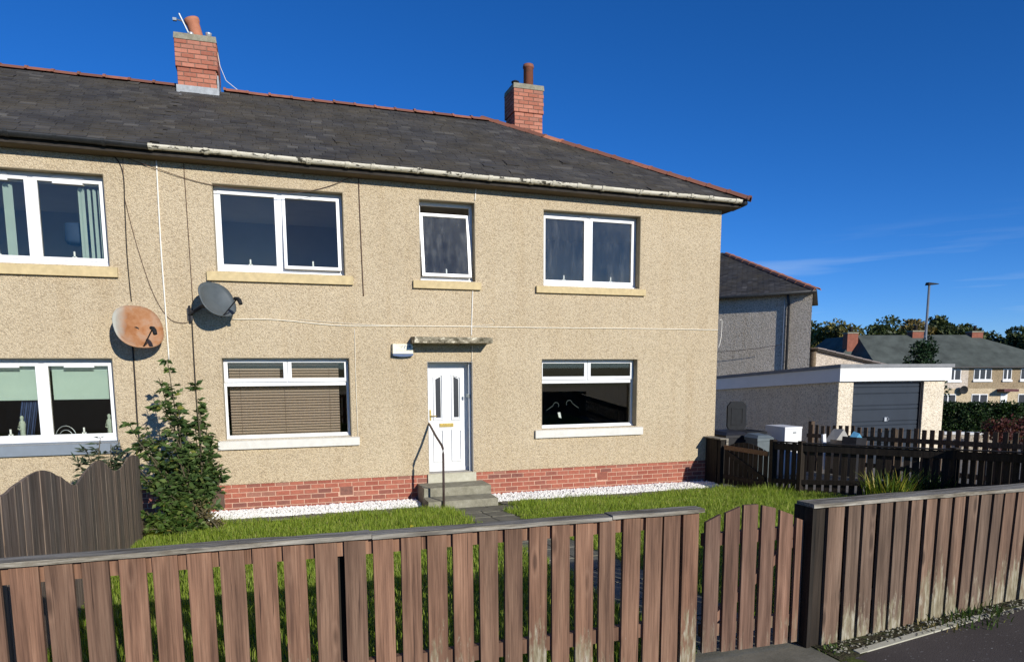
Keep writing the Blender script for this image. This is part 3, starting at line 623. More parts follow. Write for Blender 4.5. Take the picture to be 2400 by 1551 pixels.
# ridge and hip tiles
def ridge_tile(ln, mat='terracotta', r=.14, fl=1.12):
    m = MB(); k = 5; a0 = R(22); pts = [(r*math.cos(a0+(math.pi-2*a0)*i/(k-1)), r*math.sin(a0+(math.pi-2*a0)*i/(k-1))) for i in range(k)]
    pi = [(x*.86, z*.86-.005) for x, z in pts]
    def arc(y, sc): return [(x*sc, y, z*sc) for x, z in pts]
    rings = [(0, fl), (.045, fl), (.05, 1.0), (ln, .98)]
    v = []
    for y, sc in rings: v += arc(y, sc)
    f = []
    for j in range(len(rings)-1):
        for i in range(k-1): a = j*k+i; f.append((a, a+1, a+k+1, a+k))
    b = len(v); v += [(x*1.12, 0, z*1.12) for x, z in pi]; f += [(b+i, b+i+1, i+1, i) for i in range(k-1)]
    me = bpy.data.meshes.new('ridge_tile'); me.from_pydata(v, [], f); me.materials.append(MATS[mat]); return me
rt = ridge_tile(.45); rtb = ridge_tile(.45, 'terracotta_bright')
x = XR-HR-.1; i = 0
while x > -6.3:
    h, rf = (houseA, roofA) if x-.2 > XP else (houseB, roofB)
    if not (-.62 < x-.22 < .25): inst('ridge_tile', rt, (x-.44, HR, ZR-.075+random.uniform(-.006, .006)), rf, (random.uniform(-.01, .01), 0, R(-90)+random.uniform(-.01, .01)))
    x -= .44
hp0 = np.array([XR+OVH+.05, -OVH-.05, float(ze(XR+OVH))-.085]); hp1 = np.array([XR-HR, HR, ZR-.09]); hd = hp1-hp0; hl = np.linalg.norm(hd); k = int(hl/.44)+1
for i in range(k):
    p = hp0+hd*(i*.44/hl); inst('hip_tile', rtb if i == 10 else rt, p, roofA, (math.asin(hd[2]/hl)+.02, 0, math.atan2(-hd[0], hd[1])))
# eaves: fascia, soffit, gutters
def eaves(house, x0, x1, hip_r):
    m = MB(); e0, e1 = float(ze(x0)), float(ze(x1)); xe = x1+(OVH-.05 if hip_r else 0)
    m.hexa([(x0, -.27, e0-.155), (xe, -.27, e1-.155), (xe, -.245, e1-.155), (x0, -.245, e0-.155), (x0, -.27, e0-.03), (xe, -.27, e1-.03), (xe, -.245, e1-.0), (x0, -.245, e0-.0)])
    if hip_r: m.box((xe-.025, -.2448, e1-.155), (xe, YB+.25, e1-.03))
    m.build('fascia', 'eaves_dark', house)
    m = MB(); m.hexa([(x0, -.245, e0-.152), (xe, -.245, e1-.152), (xe, -.001, e1-.172), (x0, -.001, e0-.172), (x0, -.245, e0-.13), (xe, -.245, e1-.13), (xe, -.001, e1-.13), (x0, -.001, e0-.13)])
    if hip_r: m.box((XR+.001, 0.001, e1-.152), (xe-.026, YB+.2, e1-.13))
    m.build('soffit', 'eaves_brown', house)
eaves(houseA, XP, XR, True); eaves(houseB, -11.2, XP-.001, False)
def gutter(x0, x1, mat, house, r=.066, brk=(), end=True):
    m = MB(); k = 9; yc = -.335
    def arcp(x, rr, z): return [(x, yc+rr*math.cos(math.pi+math.pi*i/(k-1)), z+rr*math.sin(math.pi+math.pi*i/(k-1))) for i in range(k)]
    nseg = max(2, int((x1-x0)/1.0)); xs = np.linspace(x0, x1, nseg+1); i0 = 0
    for x in xs:
        z = float(ze(x))-.02+.006*math.sin(x*2.3); m.v += arcp(x, r, z)+arcp(x, r-.007, z)
    for j in range(nseg):
        a = j*2*k; b = a+2*k
        for i in range(k-1): m.f += [(a+i, a+i+1, b+i+1, b+i), (a+k+i+1, a+k+i, b+k+i, b+k+i+1)]
        m.f += [(a, b, b+k, a+k), (a+k-1, a+2*k-1, b+2*k-1, b+k-1)]
    g = m.build('gutter', mat, house, True)
    for x, w in brk:
        z = float(ze(x))-.02+.006*math.sin(x*2.3); mb = MB(); o = arcp(x-w/2, r+.009, z+.006); 
        mb.v += arcp(x-w/2, r+.015, z+.006)+arcp(x+w/2, r+.015, z+.006)+arcp(x-w/2, r+.001, z)+arcp(x+w/2, r+.001, z)
        for i in range(k-1): mb.f += [(i, i+1, k+i+1, k+i), (i, 2*k+i, 2*k+i+1, i+1), (k+i+1, 3*k+i+1, 3*k+i, k+i)]
        mb.build('gutter_bracket', mat, g)
    if end: MB().prism(arcp(x1-.004, r+.004, float(ze(x1))-.02+.006*math.sin(x1*2.3)), (.012, 0, 0)).build('gutter_end', mat, g)
brA = []; x = -.62
while x < 10.0: brA.append((x, random.choice((.05, .07, .06)))); x += random.choice((.42, .62, .78, .5))
gutter(XP, XR+OVH-.12, 'gutter_white_worn', houseA, brk=brA)
gutter(-11.2, XP-.002, 'gutter_black', houseB, .072, [(x, .05) for x in np.arange(-5.6, -.8, .62)])
m = MB(); e1 = float(ze(XR)); m.tube([(XR+OVH-.1, -.33, e1-.06), (XR+OVH+.04, -.27, e1-.06), (XR+OVH+.08, 0, e1-.06), (XR+OVH+.08, YB, e1-.08)], .055, 8); m.build('gutter', 'gutter_black', houseA, True)

# chimneys ---------------------------------------------------------------
cb = bmset(BL-.012, BH-.012, 'brick_chimney')
def chimney(x0, x1, y0, y1, zb, zt, zc, house, corb, tall):
    """front bricks singly; side bricks as one part"""
    m = MB(); m.box((x0+.012, y0+.012, zb), (x1-.012, y1-.012, corb)); m.box((x0-.012, y0-.012, corb-.001), (x1+.012, y1+.012, zt)); core = m.build('chimney', 'mortar_chimney', house)
    z = zt; row = 0; sv = MB()
    while z-BH > zb-.02:
        hi = z-BH/2 > corb; g = .024 if hi else 0; a, b, ya, yb = x0-g, x1+g, y0-g, y1+g
        st = a-(BL/2 if row % 2 else 0); x = st
        while x < b-.02:
            s0, s1 = max(x, a), min(x+BL, b)
            if s1-s0 > .05: inst('brick', random.choice(cb), ((s0+s1)/2, ya+random.uniform(-.002, .003), z-BH/2), core, (0, random.uniform(-.006, .006), 0), ((s1-s0-.012)/(BL-.012), 1, 1))
            x += BL
        y = ya+.03-(0 if row % 2 else BL/2)
        while y < yb-.02:
            s0, s1 = max(y, ya+.052), min(y+BL, yb)
            if s1-s0 > .05: sv.box((a-.001, s0+.006, z-BH+.006), (a+.05, s1-.006, z-.006)); sv.box((b-.05, s0+.006, z-BH+.006), (b+.001, s1-.006, z-.006))
            y += BL
        z -= BH; row += 1
    s = sv.build('side_brick', 'brick_chimney', core); s['kind'] = 'stuff'
    MB().hexa([(x0-.03, y0-.03, zt), (x1+.03, y0-.03, zt), (x1+.03, y1+.03, zt), (x0-.03, y1+.03, zt), (x0-.02, y0-.02, zc-.03), (x1+.02, y0-.02, zc-.03), (x1+.02, y1+.02, zc-.03), (x0-.02, y1+.02, zc-.03)]).hexa([(x0-.02, y0-.02, zc-.0299), (x1+.02, y0-.02, zc-.0299), (x1+.02, y1+.02, zc-.0299), (x0-.02, y1+.02, zc-.0299), (x0+.1, y0+.1, zc), (x1-.1, y0+.1, zc), (x1-.1, y1-.1, zc), (x0+.1, y1-.1, zc)]).build('chimney_cap', 'concrete', core)
    return core
cl = chimney(-.545, .185, 3.3, 4.2, 7.40, 8.405, 8.55, houseA, 7.90, False)
MB().box((-.57, 3.27, 7.38), (.21, 3.298, 7.545)).hexa([(-.62, 3.0, 7.235), (.26, 3.0, 7.235), (.26, 3.299, 7.41), (-.62, 3.299, 7.41), (-.62, 3.0, 7.245), (.26, 3.0, 7.245), (.26, 3.299, 7.42), (-.62, 3.299, 7.42)]).box((.187, 3.299, 7.4), (.215, 4.2, 7.80)).build('lead_flashing', 'lead', houseA)
pot = MB().lathe((0, 0, 0), [(.13, 0), (.13, .02), (.115, .05), (.125, .30), (.145, .34), (.145, .40), (.12, .40), (.10, .05)], 18)
def tilt(mb, ax, ay, loc):
    M = Matrix.Rotation(ay, 3, 'Y') @ Matrix.Rotation(ax, 3, 'X'); return mb.moved(lambda p: np.array(M @ Vector(p))+np.array(loc))
tilt(pot, 0, R(-16), (-.14, 3.6, 8.54)).build('chimney_pot', 'terracotta_bright', cl, True)
MB().lathe((.06, 3.55, 8.53), [(.055, 0), (.055, .12), (.06, .125), (.06, .15), (.0, .16)], 14).build('flue_cap', 'galvanised', cl, True)
MB().lathe((-.26, 3.45, 8.54), [(.05, 0), (.05, .06), (.03, .08)], 12).build('flue_cap', 'galvanised', cl, True)
aer = MB().tube([(-.26, 3.5, 8.53), (-.30, 3.5, 8.60), (-.46, 3.48, 8.95)], .018, 6).tube([(-.40, 3.49, 8.82), (-.50, 3.40, 8.80)], .012, 6)
aer.box((-.58, 3.44, 8.80), (-.51, 3.50, 8.85)); a_ = aer.build('aerial', 'lamp_steel', None); tag(a_, 'broken aerial bracket leaning against a toppled chimney pot', 'aerial')
cr = chimney(6.53, 7.225, 3.4, 4.05, 7.15, 8.33, 8.47, houseA, 7.83, True)
MB().lathe((6.95, 3.62, 8.455), [(.115, 0), (.112, .42), (.128, .425), (.128, .47), (.118, .475), (.12, .50), (.09, .50), (.085, .1)], 18).build('chimney_pot', 'terracotta', cr, True)
MB().lathe((6.66, 3.72, 8.45), [(.05, 0), (.05, .10), (.09, .11), (.09, .14), (.05, .16)], 16).build('flue_cap', 'plastic_dark', cr, True)
w = MB().tube([(.19, 3.6, 8.5), (.24, 3.6, 8.1), (.34, 3.65, 7.85), (.55, 3.72, 7.72)], .006, 5).build('cable', 'cable_white', None); tag(w, 'thin pale wire hanging from the chimney with the toppled pot to the ridge', 'cable')

# ------------------------------------------------------------------ things on and in the walls
def cable(pts, r, mat, label, n=5):
    # Catmull-like smoothing
    P = [np.array(p, float) for p in pts]; out = []
    for i in range(len(P)-1):
        p0, p1, p2, p3 = P[max(i-1, 0)], P[i], P[i+1], P[min(i+2, len(P)-1)]
        for t in np.linspace(0, 1, 6, endpoint=False): out.append(.5*((2*p1)+(-p0+p2)*t+(2*p0-5*p1+4*p2-p3)*t*t+(-p0+3*p1-3*p2+p3)*t**3))
    out.append(P[-1]); return tag(MB().tube(out, r, n).build('cable', mat, None, True), label, 'cable')
pt = lambda u, v, y=-.012: ony(u, v, y)
cable([pt(232, 357, -.1), pt(262, 364, -.03), pt(281, 385), pt(290, 420), pt(292, 470), pt(298, 600), pt(308, 706)], .009, 'cable_black', 'black cable dropping from the eaves behind the rusty dish')
cable([pt(311, 810), pt(317, 900), pt(322, 985), pt(330, 1060)], .013, 'cable_black', 'thick black cable running down the wall below the rusty dish')
cable([pt(288, 372), pt(291, 450), pt(298, 490), pt(325, 590), pt(360, 690), pt(395, 745), pt(425, 757), pt(445, 754)], .005, 'cable_brown', 'thin brown cable sagging to the bracket of the grey dish')
cable([pt(366, 371), pt(376, 560), pt(386, 700), pt(396, 842)],   .0125, 'cable_white', 'straight white cable clipped down the wall between the two dishes')
cable([pt(430, 378), pt(441, 540), pt(452, 712)], .006, 'cable_brown', 'thin brown vertical cable dropping from the eaves to the grey dish')
cable([pt(449, 735), pt(455, 850), pt(462, 960), pt(470, 1060), pt(480, 1180)], .011, 'cable_black', 'black cable running down the wall from the grey dish')
cable([pt(300, 372, -.05), pt(380, 400, -.03), pt(470, 428, -.02), pt(560, 443, -.02), pt(680, 452, -.02), pt(760, 440, -.02), pt(826, 414, -.05)], .0055, 'cable_brown', 'slack brown cable looping under the eaves across the two-pane window')
cable([pt(840, 412), pt(845, 540), pt(852, 694)], .009, 'cable_brown', 'short dark brown pipe down the wall beside the open two-pane window')
cable([pt(831, 770), pt(834, 890), pt(839, 1022)], .006, 'cable_cream', 'thin cream cable down the wall beside the brown-blind window')
cable([pt(545, 748), pt(620, 748), pt(680, 752), pt(760, 760), pt(820, 763), pt(1000, 764), pt(1150, 766), pt(1300, 768), pt(1500, 770), pt(1682, 773)], .0095, 'cable_cream', 'long cream cable running level along the whole front wall')
cable([pt(700, 749), pt(900, 762), pt(1140, 762), pt(1150, 745)], .004, 'cable_cream', 'second thin cream cable above the door canopy with an upturned end')
cable([pt(1116, 440), pt(1113, 470)], .010, 'cable_white', 'short white pipe between the eaves and the small window')
cable([pt(1108, 682), pt(1106, 740), pt(1105, 786)], .010, 'cable_white', 'white pipe on the wall between the small window sill and the door canopy')
cable([pt(1107, 808), pt(1106, 846)], .008, 'cable_cream', 'short cream pipe between the door canopy and the door head')
cable([pt(1687, 750, .02), pt(1692, 752, .1), pt(1690, 790, .05), pt(1684, 815, .03)], .006, 'cable_white', 'curl of white cable at the house corner')
cable([pt(515, 1140), pt(522, 1170), pt(518, 1200)], .010, 'cable_black', 'short black cable entering the gravel beside the brown meter box')

def dish(loc, aim, w, h, mat, label, roll=0, mount=(-.02, .0)):
    loc = np.array(loc); aim = Vector(aim).normalized(); up = Vector((0, 0, 1)); rt_ = aim.cross(up).normalized()*-1; rt_ = up.cross(aim).normalized()*-1; upv = aim.cross(rt_).normalized()*-1
    if upv.z < 0: upv = -upv
    q = Matrix.Rotation(roll, 3, aim); rt_ = q @ rt_; upv = q @ upv
    A, U, Rr = np.array(aim), np.array(upv), np.array(rt_)
    t = thing('satellite_dish', label, 'satellite dish', (loc[0], 0, loc[2]-.25))
    m = MB(); nr, ns = 6, 36
    for side, off in ((0, 0), (1, -.012)):
        for i in range(nr+1):
            f = i/nr
            for j in range(ns):
                a = 2*math.pi*j/ns; ex = .82; cx, cy = math.cos(a), math.sin(a); ca = math.copysign(abs(cx)**ex, cx); sa = math.copysign(abs(cy)**ex, cy)
                dpt = -.10*(1-f*f)+off; m.v.append(tuple(loc+Rr*(ca*w/2*f)+U*(sa*h/2*f)+A*dpt))
    k = (nr+1)*ns
    for i in range(nr):
        for j in range(ns):
            a, b = i*ns+j, i*ns+(j+1) % ns; m.f.append((a, b, b+ns, a+ns)); m.f.append((k+b, k+a, k+a+ns, k+b+ns))
    for j in range(ns): a, b = nr*ns+j, nr*ns+(j+1) % ns; m.f.append((a, b, k+b, k+a))
    m.build('reflector', mat, t, True)
    foot = loc-U*h*.46-A*.02; tip = loc-U*h*.34+A*w*.60
    MB().tube([tuple(foot-A*.06), tuple(foot+A*.05), tuple(tip)], .011, 6).build('arm', 'plastic_black', t)
    back = loc-A*.12
    # receiver head
    ax_ = (loc+U*.0-tip); ax_ = ax_/np.linalg.norm(ax_)
    MB().tube([tuple(tip+ax_*.06), tuple(tip+ax_*.02), tuple(tip-ax_*.01)], [.028, .028, .022], 10).tube([tuple(tip-ax_*.0), tuple(tip-ax_*.03-U*.03), tuple(tip-ax_*.03-U*.10)], [.032, .034, .03], 8).build('receiver', 'plastic_dark', t)
    wallp = np.array([loc[0]+mount[0], -.004, loc[2]+mount[1]])
    MB().tube([tuple(back), tuple((back+wallp)/2+np.array([0, 0, .03])), tuple(wallp+np.array([0, -.05, 0]))], [.05, .03, .024], 8).tube([tuple(wallp+np.array([0, -.03, -.14])), tuple(wallp+np.array([0, -.03, .14]))], .018, 6).box(tuple(wallp-np.array([.04, .02, .10])), tuple(wallp+np.array([.04, .003, .10]))).build('bracket', 'plastic_black', t)
    return t
dish((-.955, -.36, 2.63), (.47, -.78, .40), .74, .72, 'dish_rust', 'rust-stained satellite dish on the wall above the leafy shrub', R(0), (-.1, .02))
dish((.215, -.40, 3.075), (.62, -.65, .43), .66, .60, 'dish_grey', 'grey satellite dish on the wall under the open two-pane window', R(0), (-.46, -.22))
# alarm box
al = thing('alarm_box', 'cream alarm bell box with blue base beside the door canopy', 'alarm box', (3.225, 0, 2.18))
MB().hexa([(3.04, -.11, 2.225), (3.405, -.11, 2.225), (3.415, -.001, 2.225), (3.03, -.001, 2.225), (3.045, -.095, 2.395), (3.40, -.095, 2.395), (3.41, -.001, 2.40), (3.035, -.001, 2.40)]).build('cover', 'alarm_cream', al)
m = MB(); k = 10; pp = [(3.04+.365*i/k, 2.224) for i in range(k+1)]+[(3.405-.365*i/k, 2.224-.035-.02*math.sin(math.pi*i/k)) for i in range(k+1)]
m.prism([(x, -.108, z) for x, z in pp], (0, .107, 0)).build('base', 'alarm_blue', al)
def fy(z): return -.11+(z-2.225)*.088-.0015
def text(s, x, z, size, mat, parent, shear=0, ext=.0006):
    c = bpy.data.curves.new('lettering', 'FONT'); c.body = s; c.size = size; c.extrude = ext; c.shear = shear; c.space_character = 1.05
    o = bpy.data.objects.new('tmp', c); COL.objects.link(o); dg = bpy.context.evaluated_depsgraph_get(); me = bpy.data.meshes.new_from_object(o.evaluated_get(dg)); bpy.data.objects.remove(o)
    ob = bpy.data.objects.new('lettering', me); COL.objects.link(ob); me.materials.clear(); me.materials.append(MATS[mat]); ob.parent = parent
    ob.location = Vector(np.array([x, fy(z+size*.3), z])-root_loc(parent)); ob.rotation_euler = (R(90)-.088, 0, 0); return ob
text('01355 779 462', 3.10, 2.262, .046, 'print_grey', al)
def stroke(pts, mat, w=.011):
    m = MB()
    for (a, b), (c, d) in zip(pts[:-1], pts[1:]): m.hexa([(a, fy(b), b), (a+w, fy(b), b), (a+w, fy(b)-.001, b+.0005), (a, fy(b)-.001, b+.0005), (c, fy(d), d), (c+w, fy(d), d), (c+w, fy(d)-.001, d+.0005), (c, fy(d)-.001, d+.0005)])
    return m.build('logo', mat, al)
stroke([(3.10, 2.363), (3.12, 2.369), (3.145, 2.368), (3.165, 2.360), (3.175, 2.350)], 'print_green')
stroke([(3.185, 2.318), (3.200, 2.368), (3.218, 2.368), (3.213, 2.345)], 'print_grey'); stroke([(3.240, 2.315), (3.255, 2.368), (3.28, 2.35)], 'print_blue'); stroke([(3.29, 2.318), (3.30, 2.37), (3.325, 2.34), (3.345, 2.37), (3.345, 2.318)], 'print_blue', .014)

# blinds, curtains and sill ornaments
vb = thing('venetian_blind', 'brown slatted venetian blind behind the lower window beside the shrub', 'blind', (1.2, .33, .80))
sv = None
x0b, x1b = .28, 2.12
z = .815; sl_me = MB().hexa([(x0b, -.012, -.016), (x1b, -.012, -.016), (x1b, -.008, -.018), (x0b, -.008, -.018), (x0b, .010, .016), (x1b, .010, .016), (x1b, .014, .014), (x0b, .014, .014)]).mesh('slat'); sl_me.materials.append(MATS['blind_brown'])
while z < 2.00: inst('slat', sl_me, (0, .36, z), vb); z += .0475
MB().box((x0b, .33, 2.01), (x1b, .38, 2.06)).build('head_rail', 'blind_brown', vb)
m = MB()
for xx in (.45, 1.18, 1.95): m.box((xx, .345, .80), (xx+.003, .347, 2.01))
m.build('cord', 'cable_brown', vb)
for i, (a, b) in enumerate(((-3.35, -2.44), (-2.36, -1.47))):
    rb = thing('roller_blind', ('mint green roller blind half down behind the pane farther from the shrub', 'mint green roller blind half down behind the pane nearest the shrub')[i], 'blind', ((a+b)/2, .33, 1.5), 'mint roller blinds of the adjoining house')
    MB().box((a, .32, 1.50), (b, .325, 2.06)).build('cloth', 'blind_mint', rb); MB().tube([(a, .325, 2.07), (b, .325, 2.07)], .025, 8).build('roller', 'plastic_white', rb); MB().box((a, .315, 1.485), (b, .33, 1.499)).build('hem_bar', 'blind_mint', rb)
for i, (a, b, s) in enumerate(((-2.76, -2.52, 1), (-1.60, -1.36, -1))):
    P = [(a, 1.55), (b, 1.55)]; k = 8; m = MB()
    for j in range(k):
        t0, t1 = j/k, (j+1)/k
        for (ta, tb) in ((t0, t1),):
            xa, xb = a+(b-a)*ta, a+(b-a)*tb; off = .02*(j % 2)
            dx = -.20*s
            m.hexa([(xa+(-dx if s < 0 else -dx)*0+(.18 if s < 0 else -.18), .40+off, .85), (xb*.4+xa*.6+(.18 if s < 0 else -.18), .42-off, .85), (xb*.4+xa*.6+(.18 if s < 0 else -.18), .43-off, .85), (xa+(.18 if s < 0 else -.18), .41+off, .85), (xa, .40+off, 1.9), (xb, .42-off, 1.9), (xb, .43-off, 1.9), (xa, .41+off, 1.9)])
    tag(m.build('curtain', 'curtain_blue', None), ('dark blue curtain hanging beside the middle mullion under the mint blind', 'dark blue tied-back curtain next to the shrub end of the mint blind')[i], 'curtain', 'blue curtains of the adjoining house')
fig = [(.045, 0), (.04, .03), (.035, .12), (.042, .20), (.05, .26), (.038, .30), (.018, .32), (.026, .345), (.026, .375), (.012, .395)]
for x, lb in ((-1.60, 'pale green robed figurine by the right edge of the grey-silled window'), (-2.835, 'pale green robed figurine by the central mullion side of the left pane')):
    f_ = thing('figurine', lb if x > -2 else 'pale green robed figurine beside the left-hand blue curtain', 'figurine', (x, .335, .845))
    MB().lathe((x, .335, .845), fig, 12).build('body', 'figurine', f_, True); MB().tube([(x-.04, .305, 1.08), (x-.05, .285, 1.03), (x-.01, .28, 1.02)], .013, 6).build('arm', 'figurine', f_, True)
m = MB()
for rr_ in (.15, .10): m.tube([(-2.23+rr_*math.cos(a), .30, .86+rr_*1.35*math.sin(a)) for a in np.linspace(0, math.pi, 14)], .006, 5)
tag(m.build('hoop_ornament', 'galvanised', None, True), 'thin metal hoop ornament standing inside the grey-silled window', 'ornament')
for a, b, lb in ((-3.1, -1.4, 'pale green vertical slat blind drawn aside in the upper adjoining window'),):
    v_ = thing('vertical_blind', lb, 'blind', (-1.8, .33, 3.66))
    for xx in (-1.79, -1.745, -1.66, -1.585, -1.51, -2.72, -2.76, -2.80): MB().hexa([(xx, .30, 3.66), (xx+.035, .35, 3.66), (xx+.036, .351, 3.66), (xx+.001, .301, 3.66), (xx, .30, 4.78), (xx+.035, .35, 4.82), (xx+.036, .351, 4.82), (xx+.001, .301, 4.78)]).build('slat', 'blind_vertical', v_)
    MB().box((-3.35, .31, 4.84), (-1.42, .35, 4.88)).build('head_rail', 'plastic_white', v_)
tag(MB().lathe((-1.93, .8, 4.0), [(.17, 0), (.20, .05), (.19, .32), (.17, .32)], 20).build('lamp_shade', 'lamp_navy', None, True), 'dark navy lampshade seen inside the upper adjoining window', 'lampshade')
def hanger(u, v, s, mir, label):
    p = ony(u, v, .31); r = .055*s; P = [(p[0]+r*math.cos(a)*mir, .31, p[2]+r*math.sin(a)) for a in np.linspace(-.6, math.pi*.98, 12)]
    P += [(P[-1][0]-mir*.07, .31, P[-1][2]-.05), (P[-1][0]-mir*.15, .31, P[-1][2]-.10)]
    return tag(MB().tube(P, .0045, 5).build('clothes_hanger', 'plastic_grey', None, True), label, 'hanger')
hanger(1303, 950, 1.1, 1, 'bare wire clothes hanger with a white tag below, inside the dark lower window'); hanger(1334, 945, 1.15, -1, 'bare wire clothes hanger without a tag inside the dark lower window')
p = ony(1312, 972, .30); tag(MB().hexa([(p[0]-.02, .30, p[2]-.05), (p[0]+.035, .30, p[2]-.065), (p[0]+.035, .303, p[2]-.065), (p[0]-.02, .303, p[2]-.05), (p[0]-.045, .30, p[2]+.05), (p[0]+.01, .30, p[2]+.055), (p[0]+.01, .303, p[2]+.055), (p[0]-.045, .303, p[2]+.05)]).build('paper_tag', 'plastic_white', None), 'small white paper tag hanging inside the dark lower window', 'tag')

# ------------------------------------------------------------------ fences and gates
def board(p0, p1, w, th, z0a, z1a, z1b=None, lean=0.0, mat='wood_front', name='slat', parent=None, nrm=None, z0b=None):
    """upright board from p0 along direction p1-p0 (unit) w wide; nrm = thickness direction"""
    p0 = np.array(p0); d = np.array(p1); n_ = np.array(nrm); z1b = z1a if z1b is None else z1b; z0b = z0a if z0b is None else z0b
    h = z1a-z0a; o = d*lean*h; e = .0025
    P = []
    for z, s in (((z0a, z0b), 0), ((z1a, z1b), 1)):
        sh = o*s
        P += [(*(p0+sh)[:2], z[0]), (*(p0+d*w+sh)[:2], z[1]), (*(p0+d*w+sh+n_*th)[:2], z[1]), (*(p0+sh+n_*th)[:2], z[0])]
    return MB().hexa(P).build(name, mat, parent)
EX, EY = np.array([1., 0.]), np.array([0., 1.])
FY = -9.335
ff = thing('picket_fence', 'brown slatted timber front fence with weathered grey cap left of the arched gate', 'fence', (1.6, FY, .22))
Lu = [-76, 15, 102.7, 188.8, 274.5, 356.9, 440, 515.5, 591, 666.5, 736.4, 806, 875, 940, 1002, 1063, 1125.5, 1183.3, 1240, 1295.5, 1351.4, 1405.4, 1459, 1511, 1555.3, 1600.6]
Ru = [-5, 85, 170, 252, 338, 417, 498.5, 574, 647.6, 719.4, 789, 856, 922, 986, 1047, 1109, 1168, 1224, 1281, 1336, 1392, 1442, 1499, 1549, 1593, 1637]
for a, b in zip(Lu, Ru):
    xa, xb = ony(a, 1300, FY)[0], ony(b, 1300, FY)[0]; g = float(gz(xa, FY))
    board((xa, FY), EX, xb-xa, .022, g-.05, 1.135+random.uniform(-.006, .004), 1.135+random.uniform(-.006, .004), random.uniform(-.006, .006), 'wood_front', 'slat', ff, EY)
x = ony(-76, 1300, FY)[0]-.14
while x > -2.6: board((x, FY), EX, .095, .022, .17, 1.13, None, 0, 'wood_front', 'slat', ff, EY); x -= .14
x0f, x1f = -2.7, 3.345
for za, zb in ((1.055, 1.132), (.42, .50)):
    MB().box((x0f, FY+.0225, za), (x1f-.01, FY+.065, zb)).build('rail', 'wood_front', ff)
for u in (800, 1612): 
    px = ony(u, 1300, FY+.1)[0]; MB().box((px-.045, FY+.066, .0), (px+.045, FY+.155, 1.13)).build('post', 'wood_dark', ff)
MB().box((-1.0, FY+.066, .0), (-.91, FY+.155, 1.13)).build('post', 'wood_dark', ff)
def cap_board(a, b, y0, y1, z, th, mat, parent):
    k = max(4, int((b-a)/.12)); xs_ = np.linspace(a, b, k+1); r = np.random.default_rng(int(abs(a*1000))+3); ya = y0+r.normal(0, .0035, k+1); yb_ = y1+r.normal(0, .004, k+1); zz = z+np.cumsum(r.normal(0, .0008, k+1)); m = MB()
    for i in range(k+1): m.v += [(xs_[i], ya[i], zz[i]), (xs_[i], yb_[i], zz[i]), (xs_[i], yb_[i]-.004, zz[i]+th), (xs_[i], ya[i]+.003, zz[i]+th+r.normal(0, .0015))]
    for i in range(k):
        p = 4*i; q = p+4
        for j in range(4): m.f.append((p+j, q+j, q+(j+1) % 4, p+(j+1) % 4))
    m.f += [(3, 2, 1, 0), (4*k, 4*k+1, 4*k+2, 4*k+3)]
    return m.build('cap_rail', mat, parent)
xj = ony(1432, 1200, FY)[0]; xk = ony(870, 1230, FY)[0]
cap_board(x0f, xk-.003, FY-.025, FY+.085, 1.138, .021, 'wood_cap', ff); cap_board(xk, xj-.004, FY-.027, FY+.083, 1.139, .021, 'wood_cap', ff); cap_board(xj, x1f+.012, FY-.028, FY+.086, 1.143, .02, 'wood_cap', ff)
# arched gate
gg = thing('garden_gate', 'arched brown timber slat gate between the two front fences', 'gate', (3.73, FY, .23))
GT = [(1654.8, 1689.7, 1224, 1205, 1528), (1701.8, 1735.5, 1202, 1187, 1525), (1744, 1777.7, 1183.5, 1181.5, 1520), (1787.3, 1818.6, 1183.7, 1190, 1514), (1829.5, 1859.6, 1195, 1206, 1508), (1868, 1884.9, 1213, 1219, 1503)]
for a, b, va, vb, vbot in GT:
    A, B = ony(a, va, FY+.01), ony(b, vb, FY+.01); zb = ony((a+b)/2-15, vbot, FY+.01)[2]
    board((A[0], FY+.01), EX, B[0]-A[0], .02, zb, A[2], B[2], 0, 'wood_gate', 'slat', gg, EY)
ga, gb = ony(1650, 1300, FY+.03)[0], ony(1890, 1300, FY+.03)[0]
for z in (.96, .40): MB().box((ga, FY+.0305, z-.04), (gb, FY+.07, z+.035)).build('rail', 'wood_gate', gg)
MB().hexa([(ga+.02, FY+.0306, .44), (ga+.10, FY+.0306, .44), (ga+.10, FY+.065, .44), (ga+.02, FY+.065, .44), (gb-.12, FY+.0306, .915), (gb-.04, FY+.0306, .915), (gb-.04, FY+.065, .915), (gb-.12, FY+.065, .915)]).build('brace', 'wood_gate', gg)
# right front section
FR_ = -9.39
rf = thing('picket_fence', 'brown front fence with bleached board feet beside the tarmac and square end post', 'fence', (5.2, FR_, .28))
tl_ = [1015, 1155, 1262, 1375, 1480, 1590, 1695, 1787, 1888, 1985, 2070, 2160, 2235, 2325]; tr_ = [1125, 1240, 1345, 1460, 1565, 1665, 1765, 1868, 1960, 2050, 2140, 2220, 2305, 2395]
xl = None
for i, (a, b) in enumerate(zip(tl_, tr_)):
    ua, ub = 1600+a/2.979, 1600+b/2.979; xa, xb = ony(ua, 1230, FR_)[0], ony(ub, 1230, FR_)[0]; g = float(gz(xa, FR_))
    ln = .0+.05*max(0, (i-4)/9)
    board((xa-ln*.7, FR_), EX, xb-xa, .022, g+.004, 1.122, None, ln, 'wood_right', 'slat', rf, EY)
x = ony(1600+2395/2.979, 1230, FR_)[0]+.03
while x < 11.2: board((x-.03, FR_), EX, .105, .022, float(gz(x, FR_))+.004, 1.122, None, .05, 'wood_right', 'slat', rf, EY); x += .137
x = 4.33
while x < 11.2: board((x, FR_+.075), EX, .10, .02, float(gz(x, FR_))+.01, 1.122, None, .0, 'wood_dark', 'back_slat', rf, EY); x += .137
